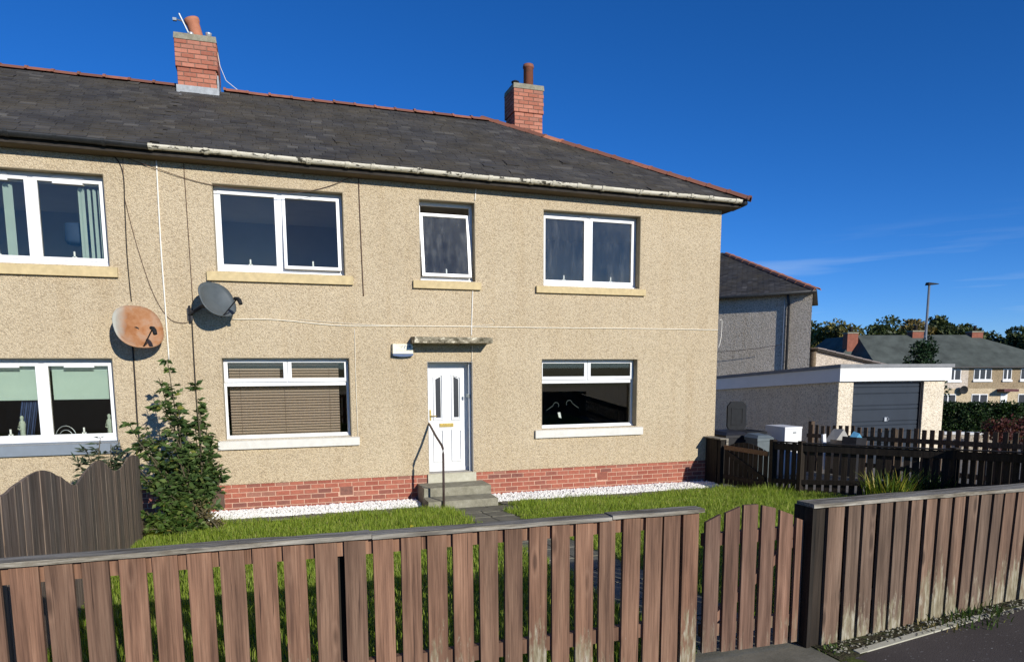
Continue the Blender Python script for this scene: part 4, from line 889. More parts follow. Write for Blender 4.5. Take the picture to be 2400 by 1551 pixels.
for za, zb in ((1.04, 1.12), (.48, .56)): MB().box((4.22, FR_+.0225, za), (11.25, FR_+.0745, zb)).build('rail', 'wood_dark', rf)
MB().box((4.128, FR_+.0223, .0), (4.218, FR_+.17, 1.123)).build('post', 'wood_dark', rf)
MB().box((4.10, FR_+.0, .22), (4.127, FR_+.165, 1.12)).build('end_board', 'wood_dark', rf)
cap_board(4.085, 11.3, FR_-.025, FR_+.13, 1.127, .023, 'wood_cap', rf)

# side boundary fence, seen from its shaded side
def run(parent, A, B, zA, zB, pitch, w, mat, tops=None, name='slat', gap_bottom=.04, th=.02, flip=1, jit=.006, start=0, mats=None):
    A, B = np.array(A, float), np.array(B, float); d = (B-A); ln = np.linalg.norm(d); d = d/ln; n_ = np.array([-d[1], d[0]])*flip; s = start; i = 0
    while s+w <= ln+.01:
        p = A+d*s; t = s/ln; zt = zA+(zB-zA)*t+random.uniform(-jit, jit); zt2 = zt
        if tops: zt, zt2 = tops(s), tops(s+w)
        g = float(gz(*p)); board(p, d, w, th, g+gap_bottom, zt, zt2, random.uniform(-.006, .006), mats(i) if mats else mat, name, parent, n_); s += pitch; i += 1
    return d, n_
def beam(A, B, zA, zB, h, th, off, n_, mat, parent, name='rail'):
    A, B = np.array(A, float)+n_*off, np.array(B, float)+n_*off; q = n_*th
    return MB().hexa([(*A, zA), (*B, zB), (*(B+q), zB), (*(A+q), zA), (*A, zA+h), (*B, zB+h), (*(B+q), zB+h), (*(A+q), zA+h)]).build(name, mat, parent)
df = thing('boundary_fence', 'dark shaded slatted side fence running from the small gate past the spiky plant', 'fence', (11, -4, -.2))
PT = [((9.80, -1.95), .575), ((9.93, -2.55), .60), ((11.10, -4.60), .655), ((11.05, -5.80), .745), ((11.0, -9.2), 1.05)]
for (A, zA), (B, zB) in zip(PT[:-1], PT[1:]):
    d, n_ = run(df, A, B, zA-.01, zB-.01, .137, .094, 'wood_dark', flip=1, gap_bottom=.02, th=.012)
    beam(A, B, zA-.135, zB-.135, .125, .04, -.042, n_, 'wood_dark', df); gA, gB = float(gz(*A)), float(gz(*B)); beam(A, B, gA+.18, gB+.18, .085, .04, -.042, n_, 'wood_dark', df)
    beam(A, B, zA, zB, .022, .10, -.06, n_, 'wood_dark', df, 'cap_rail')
for (A, zA) in PT:
    g = float(gz(*A)); MB().box((A[0]-.05, A[1]-.05, g-.2), (A[0]+.05, A[1]+.05, zA+.045)).build('post', 'wood_dark', df)
sg = thing('side_gate', 'small dark slatted gate with diagonal brace beside the house corner', 'gate', (9.82, -1.1, -.45))
GA, GB = np.array([9.70, -.62]), np.array([9.78, -1.86]); gl = np.linalg.norm(GB-GA)
d, n_ = run(sg, GA, GB, -.0, -.0, .138, .112, 'wood_dark', th=.014, tops=lambda s: .36+.13*math.sin(math.pi*min(max(s/gl, 0), 1)), flip=1, gap_bottom=.05)
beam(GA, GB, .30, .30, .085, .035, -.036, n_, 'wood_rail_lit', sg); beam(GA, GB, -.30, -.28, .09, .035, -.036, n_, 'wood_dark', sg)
a2, b2 = GA+d*.06, GB-d*.06; q = -n_*.034
MB().hexa([(*(a2), .20), (*(b2), -.20), (*(b2+q), -.20), (*(a2+q), .20), (*(a2), .295), (*(b2), -.105), (*(b2+q), -.105), (*(a2+q), .295)]).build('brace', 'wood_dark', sg)
gp = thing('gate_post', 'square timber gatepost with a pale cap board against the house corner', 'gatepost', (9.68, -.48, -.5))
MB().box((9.62, -.57, -.6), (9.715, -.47, .47)).box((9.62, -.44, -.6), (9.70, -.04, .49)).build('post', 'wood_dark', gp)
MB().box((9.58, -.60, .492), (9.78, -.02, .515)).build('cap', 'wood_cap', gp); MB().box((9.73, -.60, .33), (9.78, -.572, .49)).build('latch_block', 'wood_cap', gp)
pk = thing('sleeper', 'short pale timber board lying in the grass at the foot of the small gate', 'timber', (9.8, -1.2, -.47))
A, B = np.array([9.60, -.72]), np.array([9.66, -1.45]); MB().hexa([(*A, -.52), (*B, -.50), (B[0]+.06, B[1], -.50), (A[0]+.06, A[1], -.52), (*A, -.40), (*B, -.39), (B[0]+.06, B[1], -.39), (A[0]+.06, A[1], -.40)]).build('board', 'concrete_threshold', pk)
# neighbour's picket fence beyond the path
nf = thing('picket_fence', 'brown picket fence with open tops in front of the flat-roofed garage', 'fence', (13, -2.5, -.4))
d, n_ = run(nf, (13.0, .75), (13.0, -8.9), .60, 1.05, .18, .095, 'wood_brown', flip=1, jit=.02)
for za, zb in ((.30, .80), (-.25, .15)): beam((13.0, .8), (13.0, -8.9), za, zb, .09, .04, -.042, n_, 'wood_brown', nf)
for yy in (.78, -1.6, -4.0, -6.4): MB().box((13.025, yy-.05, -.7), (13.12, yy+.05, .68)).build('post', 'wood_brown', nf)
bf = thing('low_fence', 'low brown ranch rail fence crossing beyond the side path', 'fence', (12, -1, -.4))
# wavy boundary fence
wf = thing('wavy_fence', 'dark brown close-boarded fence with a wavy scalloped top beside the leafy shrub', 'fence', (-.65, -5.5, 0))
WA, WB = np.array([-.86, -1.75]), np.array([-.42, -9.2]); wd_ = (WB-WA)/np.linalg.norm(WB-WA); wl = np.linalg.norm(WB-WA)
# top outline read along the fence
def ws(u, v):
    r0 = ray(u, v); M_ = np.array([[r0[0], -wd_[0]], [r0[1], -wd_[1]]]); t, s = np.linalg.solve(M_, WA-CAM[:2]); return s, CAM[2]+r0[2]*t
prof = sorted(ws(u, v) for u, v in ((329, 1092), (322, 1070), (308, 1066), (295, 1073), (283, 1095), (270, 1105), (254, 1102), (244, 1090), (233, 1080), (218, 1082), (202, 1098), (190, 1112), (172, 1138), (160, 1138), (146, 1130), (133, 1118), (120, 1114), (101, 1103), (78, 1106), (52, 1120), (43, 1127), (20, 1142), (0, 1162), (-30, 1172)))
pS, pZ = [p[0] for p in prof], [p[1] for p in prof]
def wtop(s):
    if s <= pS[-1]: return float(np.interp(s, pS, pZ))
    return 1.15+.12*math.sin((s-pS[-1])*3.0)
s = 0.0; i = 0
wn = np.array([-wd_[1], wd_[0]])
while s < wl:
    w = .142; p = WA+wd_*s; g = float(gz(*p))
    board(p, wd_, w, .018, g-.03, wtop(s), wtop(s+w), random.uniform(-.05, -.02), 'wood_wavy', 'board', wf, wn*(1 if i % 2 else 1)); s += w+random.choice((.003, .004, .006, .014)); i += 1
for hz in (.25, .85):
    gA, gB = float(gz(*WA)), float(gz(*WB)); beam(WA, WB, gA+hz, gB+hz, .08, .04, -.041 if False else -.042, wn, 'wood_wavy', wf)
for s in (0.03, 2.4, 4.8, 7.2): p = WA+wd_*s-wn*.09; MB().box((p[0]-.045, p[1]-.045, -.6), (p[0]+.045, p[1]+.045, wtop(s)-.12)).build('post', 'wood_wavy', wf)

# ------------------------------------------------------------------ garden ground: path slabs, gravel, lawn
def slab(x0, x1, y0, y1, name, parent, h=.035, mat='slab_path', lift=.012):
    g = lambda x, y: float(gz(x, y))+lift; e = .006
    return MB().hexa([(x0, y0, g(x0, y0)-h), (x1, y0, g(x1, y0)-h), (x1, y1, g(x1, y1)-h), (x0, y1, g(x0, y1)-h), (x0+e, y0+e, g(x0, y0)+random.uniform(0, .006)), (x1-e, y0+e, g(x1, y0)+random.uniform(0, .006)), (x1-e, y1-e, g(x1, y1)), (x0+e, y1-e, g(x0, y1))]).build(name, mat, parent)
def pl(y): return 3.45+.045*(y+9.3)
yy_ = np.linspace(-9.1, -1.1, 24); bv = np.stack([np.stack([pl(yy_), yy_, gz(pl(yy_), yy_)+.005], 1), np.stack([pl(yy_)+.76, yy_, gz(pl(yy_)+.76, yy_)+.005], 1)], 1).reshape(-1, 3); bi = np.arange(23)*2
path = npmesh('path', bv, [np.stack([bi, bi+1, bi+3, bi+2], 1)], 'verge_soil'); path['kind'] = 'structure'
y = -9.1
while y < -1.75: slab(pl(y), pl(y)+.375, y, y+.59, 'slab', path); slab(pl(y)+.385, pl(y)+.76, y, y+.59, 'slab', path); y += .6
for a, b in ((3.85, 4.42), (4.43, 4.98)): slab(a, b, -1.73, -1.10, 'slab', path)
x = -.6
while x < 9.5:
    if not (3.2 < x+.3 < 4.75): slab(x, x+.59, -1.02+random.uniform(-.02, .02), -.66, 'slab', path)
    x += .6
# edging kerb by the road
kb = MB().hexa([(4.34, -9.575, .1), (8.7, -9.36, .2), (8.7, -9.33, .2), (4.34, -9.545, .1), (4.34, -9.575, .225), (8.7, -9.36, .33), (8.7, -9.33, .33), (4.34, -9.545, .225)]).build('kerb', 'concrete', None); kb['kind'] = 'structure'
K0, K1 = np.array([4.33, -9.585]), np.array([8.9, -9.36]); kd = (K1-K0)/np.linalg.norm(K1-K0); kn_ = np.array([-kd[1], kd[0]]); s = 0
while s < 4.4:
    a, b = K0+kd*s, K0+kd*(s+.905); za, zb_ = float(gz(*a)), float(gz(*b)); q = kn_*.05
    MB().hexa([(*a, za-.1), (*b, zb_-.1), (*(b+q), zb_-.1), (*(a+q), za-.1), (*a, za+.014), (*b, zb_+.014), (*(b+q), zb_+.016), (*(a+q), za+.016)]).build('kerb_stone', 'concrete_threshold', kb); s += .915
def stones(name, n_, xf, yf, size, mat, label, lift=.0, heap=None):
    x, y = xf(n_), yf(n_); z = gz(x, y)+lift
    if heap is not None: z = z+heap(x, y)*rng.random(n_)
    s = rng.uniform(*size, (n_, 1)); o = np.array([[1, 0, 0], [0, 1, 0], [-1, 0, 0], [0, -1, 0], [0, 0, .7], [0, 0, -.7]])
    v = o[None]*s[:, None]*rng.uniform(.6, 1.25, (n_, 6, 1)); a = rng.random(n_)*6.28; ca, sa = np.cos(a)[:, None], np.sin(a)[:, None]
    ti = rng.uniform(-.7, .7, n_)[:, None]; v = np.stack([v[..., 0], v[..., 1]*np.cos(ti)-v[..., 2]*np.sin(ti), v[..., 1]*np.sin(ti)+v[..., 2]*np.cos(ti)], -1)
    v = np.stack([v[..., 0]*ca-v[..., 1]*sa, v[..., 0]*sa+v[..., 1]*ca, v[..., 2]], -1)+np.stack([x, y, z], 1)[:, None]
    T = np.array([[0, 1, 4], [1, 2, 4], [2, 3, 4], [3, 0, 4], [1, 0, 5], [2, 1, 5], [3, 2, 5], [0, 3, 5]]); f = (np.arange(n_)[:, None, None]*6+T[None]).reshape(-1, 3)
    o_ = npmesh(name, v.reshape(-1, 3), [f], mat, flat=True); tag(o_, label, 'gravel', kind='stuff'); return o_
bedY = lambda x: -.60+.05*np.sin(x*5)+.03*np.sin(x*13)
def gx(n_):
    x = rng.uniform(-.62, 9.62, n_*2); x = x[(x < 3.40) | (x > 4.72)]; return x[:n_]
stones('gravel', 15000, gx, lambda n_: rng.uniform(-.64, .0, n_)**1, (.016, .034), 'gravel_white', 'white stone chippings along the foot of the brick base', .012, lambda x, y: .055*np.clip((y+.68)*4, 0, 1))
stones('gravel', 420, lambda n_: rng.uniform(4.2, 7.2, n_), lambda n_: -9.56+rng.random(n_)*.16, (.006, .016), 'concrete', 'loose stones and grit in the verge under the front fence', .014)
# lawn
N = 175000
x = rng.uniform(-.8, 10.6, N); y = rng.uniform(-9.25, -1.02, N)
keep = ~((x > pl(y)+.02+.05*np.sin(y*9)) & (x < pl(y)+.74+.05*np.sin(y*7+1))) & ~((y > -1.8+.1*np.sin(x*9)) & (x > 3.83) & (x < 4.85)) & (y < -1.12+.07*np.sin(x*4.1)+.05*np.sin(x*11))
keep &= ~((x > 10.05) & (y > -9.3+(x-10.0)*3.4+4.2)) & (x > -.72-.055*(y+5))
x, y = x[keep], y[keep]; N = len(x)
cl_ = .5+.5*np.sin(x*2.1+1.3*np.sin(y*1.7))*np.cos(y*2.6+.8*np.sin(x*3.1)); hh = (.045+.055*rng.random(N))*(.75+.7*cl_)
tuft = np.exp(-(((x-4.85)/.5)**2+((y+1.75)/.3)**2)); hh *= 1+.9*tuft
edge = np.exp(-((y+1.2)/.25)**2); hh *= 1+.35*edge
a = rng.random(N)*6.283; ln = rng.uniform(.1, .75, N); wd = rng.uniform(.004, .0085, N)
b = np.stack([x, y, gz(x, y)], 1); di = np.stack([np.cos(a), np.sin(a), np.zeros(N)], 1); sd = np.stack([-np.sin(a), np.cos(a), np.zeros(N)], 1); up = np.array([0, 0, 1.])
mid = b+up*(hh*.6)[:, None]+di*(hh*ln*.28)[:, None]; tip = b+up*(hh*(1-.25*ln))[:, None]+di*(hh*ln)[:, None]; w = sd*wd[:, None]/2
v = np.stack([b-w, b+w, mid+w*.8, mid-w*.8, tip], 1).reshape(-1, 3); i = np.arange(N)*5
o = npmesh('grass', v, [np.stack([i, i+1, i+2, i+3], 1), np.stack([i+3, i+2, i+4], 1)], 'grass'); tag(o, 'bright green lawn grass on both sides of the slab path', 'grass', kind='stuff')
# weeds at the verge
def blades(name, base, n_, spread, hmin, hmax, mat, label, cat, wmin=.006, wmax=.014, droop=.6, kind=None, group=None):
    a = rng.random(n_)*6.283; r = rng.random(n_)**.7*spread; p = np.stack([base[0]+r*np.cos(a), base[1]+r*np.sin(a)*.8, np.zeros(n_)], 1); p[:, 2] = gz(p[:, 0], p[:, 1])-.01
    a2 = a+rng.normal(0, .6, n_); h = rng.uniform(hmin, hmax, n_); ln = rng.uniform(.15, 1, n_)*droop; di = np.stack([np.cos(a2), np.sin(a2), 0*a2], 1); sd = np.stack([-np.sin(a2), np.cos(a2), 0*a2], 1); wd = rng.uniform(wmin, wmax, n_)
    V = []; K = 5
    for k in range(K):
        t = k/K; c = p+up*(h*(t-.35*ln*t**3))[:, None]+di*(h*ln*t**2)[:, None]; w = sd*(wd*(1-t**3)/2)[:, None]; V += [c-w, c+w]
    t = 1; V.append(p+up*(h*(t-.35*ln))[:, None]+di*(h*ln)[:, None]); v = np.stack(V, 1).reshape(-1, 3); m_ = 2*K+1; i = np.arange(n_)*m_
    q = np.concatenate([np.stack([i+2*k, i+2*k+1, i+2*k+3, i+2*k+2], 1) for k in range(K-1)]); tr = np.stack([i+2*K-2, i+2*K-1, i+2*K], 1)
    o = npmesh(name, v, [q, tr], mat); return tag(o, label, cat, group, kind)
ip = onz(2085, 1168, -.10)
blades('spiky_plant', (ip[0], ip[1]), 260, .42, .28, .60, 'leaf_iris', 'clump of spiky yellow-green strap leaves against the dark side fence', 'plant', .012, .024, .75)
blades('spiky_plant', (ip[0]+.75, ip[1]-.1), 180, .38, .3, .6, 'leaf_hedge', 'darker strap-leaved clump in shade behind the spiky yellow plant', 'plant', .010, .02, .7)
blades('weed', (5.35, -9.46), 160, .28, .03, .10, 'leaf_low', 'low green weeds at the kerb under the front fence', 'weed', kind='stuff')
blades('weed', (5.05, -9.45), 90, .2, .02, .07, 'leaf_dry', 'dry brown weeds on the kerb under the front fence', 'weed', kind='stuff')
blades('weed', (4.22, -9.47), 70, .08, .02, .06, 'leaf_low', 'small weed tuft at the foot of the fence end post', 'weed', kind='stuff')
blades('long_grass', (9.45, -2.3), 420, .5, .10, .26, 'grass', 'long grass tussock in front of the small side gate', 'grass', .004, .008)
for k, (u, v) in enumerate(((960, 1236), (845, 1262), (1120, 1262), (1290, 1360))):
    p = onz(u, v, -.3); yy = p[1]; p = onz(u, v, float(gz(p[0], yy))+.06)
    leaves('fallen_leaf', p[None], np.array([[.6, .3, .2]]), np.array([[0, -.3, 1.]]), [.09], [.06], 'leaf_yellow' if 'leaf_yellow' in MATS else 'leaf_dry')
for o in [o for o in bpy.data.objects if o.name.startswith('fallen_leaf')]: tag(o, 'single yellow fallen leaf lying on the lawn grass', 'leaf', 'yellow leaves on the lawn')

# ------------------------------------------------------------------ shrubs, trees, hedge
def shrub(name, label, base, stems, mat, ll, lw, per, seed, q0=.18, jit=.9, cat='shrub'):
    r = np.random.default_rng(seed); t = thing(name, label, cat, base); m = MB(); C_, D_, N_, Ln = [], [], [], []
    for (top, rad) in stems:
        top = np.array(top, float); b = np.array(base, float)+np.array([r.normal(0, .08), r.normal(0, .06), 0]); mid = (b+top)/2+np.array([r.normal(0, .07), r.normal(0, .06), .05]); P = []
        for q in np.linspace(0, 1, 9): P.append((1-q)**2*b+2*q*(1-q)*mid+q*q*top)
        m.tube([tuple(p) for p in P], [.012*(1-.75*k/8)+.0025 for k in range(9)], 5)
        nb = int(per)
        for k in range(nb):
            q = r.uniform(q0, 1)**.8; c = (1-q)**2*b+2*q*(1-q)*mid+q*q*top; a = r.random()*6.283; el = r.uniform(-.35, .8); L_ = rad*r.uniform(.35, 1)*(1.15-.75*q); dv = np.array([math.cos(a)*math.cos(el), math.sin(a)*math.cos(el), math.sin(el)]); e = c+dv*L_
            m.tube([tuple(c), tuple(c+dv*L_*.6+np.array([0, 0, .01])), tuple(e)], [.0035, .0025, .0015], 3)
            nl = r.integers(4, 9)
            for j in range(nl):
                f = (j+1)/nl; side = np.array([-dv[1], dv[0], .05])*(1 if j % 2 else -1); side /= np.linalg.norm(side); d_ = dv*.7+side*(1.0 if f < 1 else .1)+np.array([0, 0, r.normal(0, .25)])
                C_.append(c+dv*L_*f); D_.append(d_); N_.append(np.array([r.normal(0, jit), r.normal(-.3, jit), 1])); Ln.append(ll*r.uniform(.6, 1.25))
    m.build('stem', 'stem', t); Ln = np.array(Ln); leaves('foliage', np.array(C_), np.array(D_), np.array(N_), Ln, Ln*lw, mat, t); return t
sb = (-.12, -1.55, float(gz(-.12, -1.55)))
def at_y(u, v, y): return ony(u, v, y)
ST = [(at_y(u, v, -1.55+dy), rd) for u, v, dy, rd in ((392, 843, .1, .16), (470, 940, .1, .14), (515, 1085, .0, .14), (372, 885, .2, .2), (455, 900, .0, .18), (320, 1030, -.2, .34), (310, 1080, -.3, .3), (335, 1120, -.3, .34), (485, 1000, .1, .2), (500, 1060, .1, .22), (360, 1150, -.4, .34), (400, 1160, -.4, .34), (372, 940, -.1, .30), (340, 1000, .1, .30), (420, 960, -.1, .32), (455, 985, .1, .28), (350, 1060, -.2, .32), (410, 1050, -.25, .36), (470, 1060, -.1, .30), (400, 900, .15, .26), (520, 1095, .0, .16), (380, 1110, -.3, .34), (440, 1120, -.2, .3), (300, 990, .2, .2), (500, 1020, .1, .16), (430, 1010, .1, .34), (370, 1010, .1, .34))]
shrub('leafy_shrub', 'tall leafy green shrub growing between the wavy fence and the brick base', sb, ST, 'leaf_shrub', .115, .50, 26, 5)
lb_ = (-.30, -1.95, float(gz(-.3, -1.95)))
shrub('low_shrub', 'low yellow-green bramble at the foot of the tall leafy shrub', lb_, [(at_y(u, v, -2.0+dy), rd) for u, v, dy, rd in ((345, 1200, 0, .2), (372, 1215, -.1, .22), (400, 1190, .1, .25), (440, 1215, 0, .25), (470, 1230, .1, .2), (350, 1240, -.2, .2), (420, 1160, .2, .25), (380, 1170, .1, .25))], 'leaf_low', .085, .62, 24, 8)
shrub('dry_shrub', 'dry straw-coloured stems in front of the brick base beside the tall shrub', (.15, -1.75, float(gz(.15, -1.75))), [(at_y(u, v, -1.7), rd) for u, v, rd in ((470, 1170, .18), (450, 1190, .2), (490, 1200, .2), (430, 1225, .2), (510, 1225, .15))], 'leaf_dry', .06, .4, 16, 9)
shrub('narrow_leaved_shrub', 'narrow-leaved shrub showing above the wavy fence against the grey sill', (-1.35, -1.6, -.42), [(ony(u, v, -1.6+dy), rd) for u, v, dy, rd in ((235, 1025, 0, .16), (200, 1050, -.2, .18), (185, 1085, -.1, .16), (260, 1040, .1, .2), (280, 1030, .2, .2), (250, 1080, .1, .2), (180, 1120, -.2, .14), (300, 1060, .1, .2), (265, 1085, .2, .2))], 'leaf_buddleia', .13, .22, 20, 10)

def cloud(name, centers, radii, n_per, size, mat, parent, seed, flat=.8):
    r = np.random.default_rng(seed); C_, D_, N_, S_ = [], [], [], []
    for c, rd in zip(centers, radii):
        q = unit(r.normal(size=(n_per, 3))); p = q*(rd*r.uniform(.45, 1.05, (n_per, 1)))*np.array([1, 1, flat])+np.array(c); C_.append(p); D_.append(q+r.normal(0, .7, q.shape)); N_.append(q*.8+r.normal(0, .5, q.shape)+np.array([0, 0, .5])); S_.append(size*r.uniform(.6, 1.3, n_per))
    S_ = np.concatenate(S_); return leaves(name, np.concatenate(C_), np.concatenate(D_), np.concatenate(N_), S_, S_*.7, mat, parent)
def tree(name, label, u, v, Z, rx, h, mat, seed, n=44, n_per=230, size=.5, group=None, flat=.55):
    """crown whose top shows at pixel (u, v) at depth Z; trunk to the ground below"""
    r = np.random.default_rng(seed); top = atd(u, v, Z); g = float(gz(top[0], top[1])); t = thing(name, label, 'tree', (top[0], top[1], g), group)
    ch = h; c0 = top-np.array([0, 0, ch*.5]); cs, rs = [], []
    for k in range(n):
        q = unit(r.normal(size=3)); q = q*r.uniform(.35, .95); cs.append(c0+q*np.array([rx, rx, ch*.42])); rs.append(r.uniform(.22, .36)*max(rx, ch*.4))
    cs.append(top-np.array([0, 0, ch*.14])); rs.append(ch*.15)
    m = MB(); m.tube([(top[0], top[1], g), (top[0]+.1, top[1], g+(c0[2]-g)*.6), tuple(c0), tuple(c0+np.array([.1, 0, ch*.3]))], [.32, .26, .17, .06], 8)
    for k in range(0, len(cs), 3): m.tube([tuple(c0-np.array([0, 0, ch*.35])), tuple((c0+cs[k])/2), tuple(cs[k])], [.12, .08, .03], 5)
    m.build('trunk', 'bark', t); cloud('crown', cs, rs, n_per, size, mat, t, seed+50, .75); return t
GT_ = 'trees beyond the far terrace'
tree('tree', 'olive green rounded tree left of the far terrace roof beside the grey house', 1962, 745, 78, 3.4, 8, 'leaf_olive', 21, size=.42)
tree('tree', 'green and brown tree partly hidden behind the grey neighbouring house', 1905, 752, 84, 2.6, 7, 'leaf_dark', 22, size=.42)
tree('tree', 'tall dark tree top rising behind the left chimney of the far terrace', 2085, 738, 95, 4.4, 9, 'leaf_dark', 23, size=.5)
tree('tree', 'brownish tree top showing above the middle of the far terrace ridge', 2140, 744, 98, 5.2, 8, 'leaf_autumn', 24, size=.5)
tree('tree', 'dark tree top behind the lamp post and the middle far chimney', 2200, 738, 100, 3.2, 8, 'leaf_dark', 25, size=.5)
tree('tree', 'low dark tree top above the far ridge between the middle and right chimneys', 2262, 756, 96, 4.6, 7, 'leaf_dark', 26, size=.5)
tree('tree', 'dark tree top beyond the right-hand chimney of the far terrace', 2385, 764, 92, 4.0, 7, 'leaf_dark', 27, size=.5)
# conifer bush in front of the lamp
cp_ = atd(2163, 797, 31); cg = float(gz(cp_[0], cp_[1])); ct = thing('conifer', 'dark green conical conifer standing behind the garage roof below the lamp', 'tree', (cp_[0], cp_[1], cg))
r = np.random.default_rng(31); cs, rs = [], []
for k in range(46):
    q = r.random(); a = r.random()*6.283; rad = (1.25-.75*q)*r.uniform(.35, .85); cs.append((cp_[0]+rad*math.cos(a), cp_[1]+rad*math.sin(a), cg+.4+(cp_[2]-cg-.5)*q)); rs.append(.46-.16*q)
MB().tube([(cp_[0], cp_[1], cg), (cp_[0], cp_[1], cp_[2]-.6)], [.10, .03], 7).build('trunk', 'bark', ct); cloud('crown', cs, rs, 130, .13, 'leaf_conifer', ct, 32, 1.0)
# hedge
h0, h1 = atd(2190, 944, 26), atd(2440, 947, 24.5); hg = float(gz(h0[0], h0[1])); ht = thing('hedge', 'clipped dark green hedge in front of the far terrace windows', 'hedge', (*((h0+h1)/2)[:2], hg))
cs = []; rs = []; r = np.random.default_rng(41)
for k in range(120):
    t = r.random(); p = lerp(h0, h1, t); cs.append((p[0]+r.uniform(-.35, .35), p[1]+r.uniform(-.1, .7), hg+.15+(p[2]-hg-.25)*r.random())); rs.append(r.uniform(.22, .32))
for k in range(60): t = k/59; p = lerp(h0, h1, t); cs.append((p[0], p[1]+.25, p[2]-.2+r.uniform(-.03, .05))); rs.append(.26)
m = MB()
for k in range(8): p = lerp(h0, h1, (k+.5)/8); m.tube([(p[0], p[1]+.3, hg), (p[0], p[1]+.3, p[2]-.3)], [.04, .015], 5)
m.build('stem', 'bark', ht); cloud('foliage', cs, rs, 110, .085, 'leaf_hedge', ht, 42, .8)
rp_ = atd(2375, 985, 19); rg = float(gz(rp_[0], rp_[1])); rs_ = thing('red_shrub', 'reddish-leaved shrub behind the picket fence in front of the hedge', 'shrub', (rp_[0], rp_[1], rg))
cs = [(rp_[0]+random.uniform(-.6, .7), rp_[1]+random.uniform(-.3, .3), rg+.2+(rp_[2]-rg-.25)*random.random()) for k in range(22)]; MB().tube([(rp_[0], rp_[1], rg), (rp_[0], rp_[1], rp_[2]-.2)], [.03, .01], 6).build('stem', 'stem', rs_); cloud('foliage', cs, [.22]*22, 70, .09, 'leaf_red', rs_, 44, .8)

# ------------------------------------------------------------------ garage and neighbours
GX0, GX1, GY0, GY1 = 14.40, 18.0, 1.4, 7.6
gr = thing('garage', 'flat-roofed pebbledashed garage with dark blue up-and-over door and white fascia', 'garage', (16.2, 4, -.6))
gzb = -1.0; dx0, dx1, dzt = 14.86, 17.16, 1.565
def gtop(y): return 2.02-.068*(y-GY0)
m = MB(); m.box((GX0, GY0, gzb), (dx0, GY0+.2, 1.60)); m.box((dx1+.03, GY0, gzb), (GX1-.1, GY0+.2, 1.60)); m.box((dx0, GY0, dzt), (dx1+.03, GY0+.2, 1.60)); m.build('front_wall', 'harl_garage', gr)
MB().hexa([(GX0, GY0+.2, gzb), (GX0+.15, GY0+.2, gzb), (GX0+.15, GY1, gzb), (GX0, GY1, gzb), (GX0, GY0+.2, 1.60), (GX0+.15, GY0+.2, 1.60), (GX0+.15, GY1, gtop(GY1)-.40), (GX0, GY1, gtop(GY1)-.40)]).box((GX1-.25, GY0+.2, gzb), (GX1-.1, GY1, 1.2)).box((GX0, GY1-.15, gzb), (GX1-.1, GY1, 1.15)).build('side_wall', 'harl_garage', gr)
MB().box((GX0-.06, GY0-.09, 1.592), (GX1+.02, GY0-.05, 1.93)).hexa([(GX0-.06, GY0-.049, 1.585), (GX0-.02, GY0-.049, 1.585), (GX0-.02, GY1, gtop(GY1)-.43), (GX0-.06, GY1, gtop(GY1)-.43), (GX0-.06, GY0-.049, 1.93), (GX0-.02, GY0-.049, 1.93), (GX0-.02, GY1, gtop(GY1)-.09), (GX0-.06, GY1, gtop(GY1)-.09)]).build('fascia', 'fascia_white', gr)
MB().hexa([(GX0-.09, GY0-.12, 1.932), (GX1+.08, GY0-.12, 1.932), (GX1+.08, GY1, gtop(GY1)-.088), (GX0-.09, GY1, gtop(GY1)-.088), (GX0-.09, GY0-.12, 2.02), (GX1+.08, GY0-.12, 2.02), (GX1+.08, GY1, gtop(GY1)), (GX0-.09, GY1, gtop(GY1))]).build('roof', 'felt_grey', gr)
gd = MB().box((dx0, GY0+.10, gzb), (dx1, GY0+.14, dzt)).build('garage_door', 'garage_door', gr)
z = dzt-.06
for hgt in (.07, .16, .30, .10, .30, .10, .16, .30, .25, .3):
    MB().hexa([(dx0+.03, GY0+.085, z-hgt+.012), (dx1-.03, GY0+.085, z-hgt+.012), (dx1-.03, GY0+.099, z-hgt), (dx0+.03, GY0+.099, z-hgt), (dx0+.03, GY0+.085, z-.012), (dx1-.03, GY0+.085, z-.012), (dx1-.03, GY0+.099, z), (dx0+.03, GY0+.099, z)]).build('panel', 'garage_door', gd); z -= hgt+.006
MB().ring(dx0-.0, dx1, gzb, dzt-.001, .028, GY0+.04, GY0+.098).box((dx1+.002, GY0+.02, gzb), (dx1+.028, GY0+.16, dzt-.002)).build('door_frame', 'garage_black', gr)
hc = ony(2076, 982, GY0+.06); MB().box((hc[0]-.05, GY0+.05, hc[2]-.05), (hc[0]+.02, GY0+.0845, hc[2]+.05)).tube([(hc[0]+.04, GY0+.06, hc[2]-.05), (hc[0]+.07, GY0+.03, hc[2]), (hc[0]+.05, GY0+.06, hc[2]+.06)], .01, 6).build('handle', 'galvanised', gd)
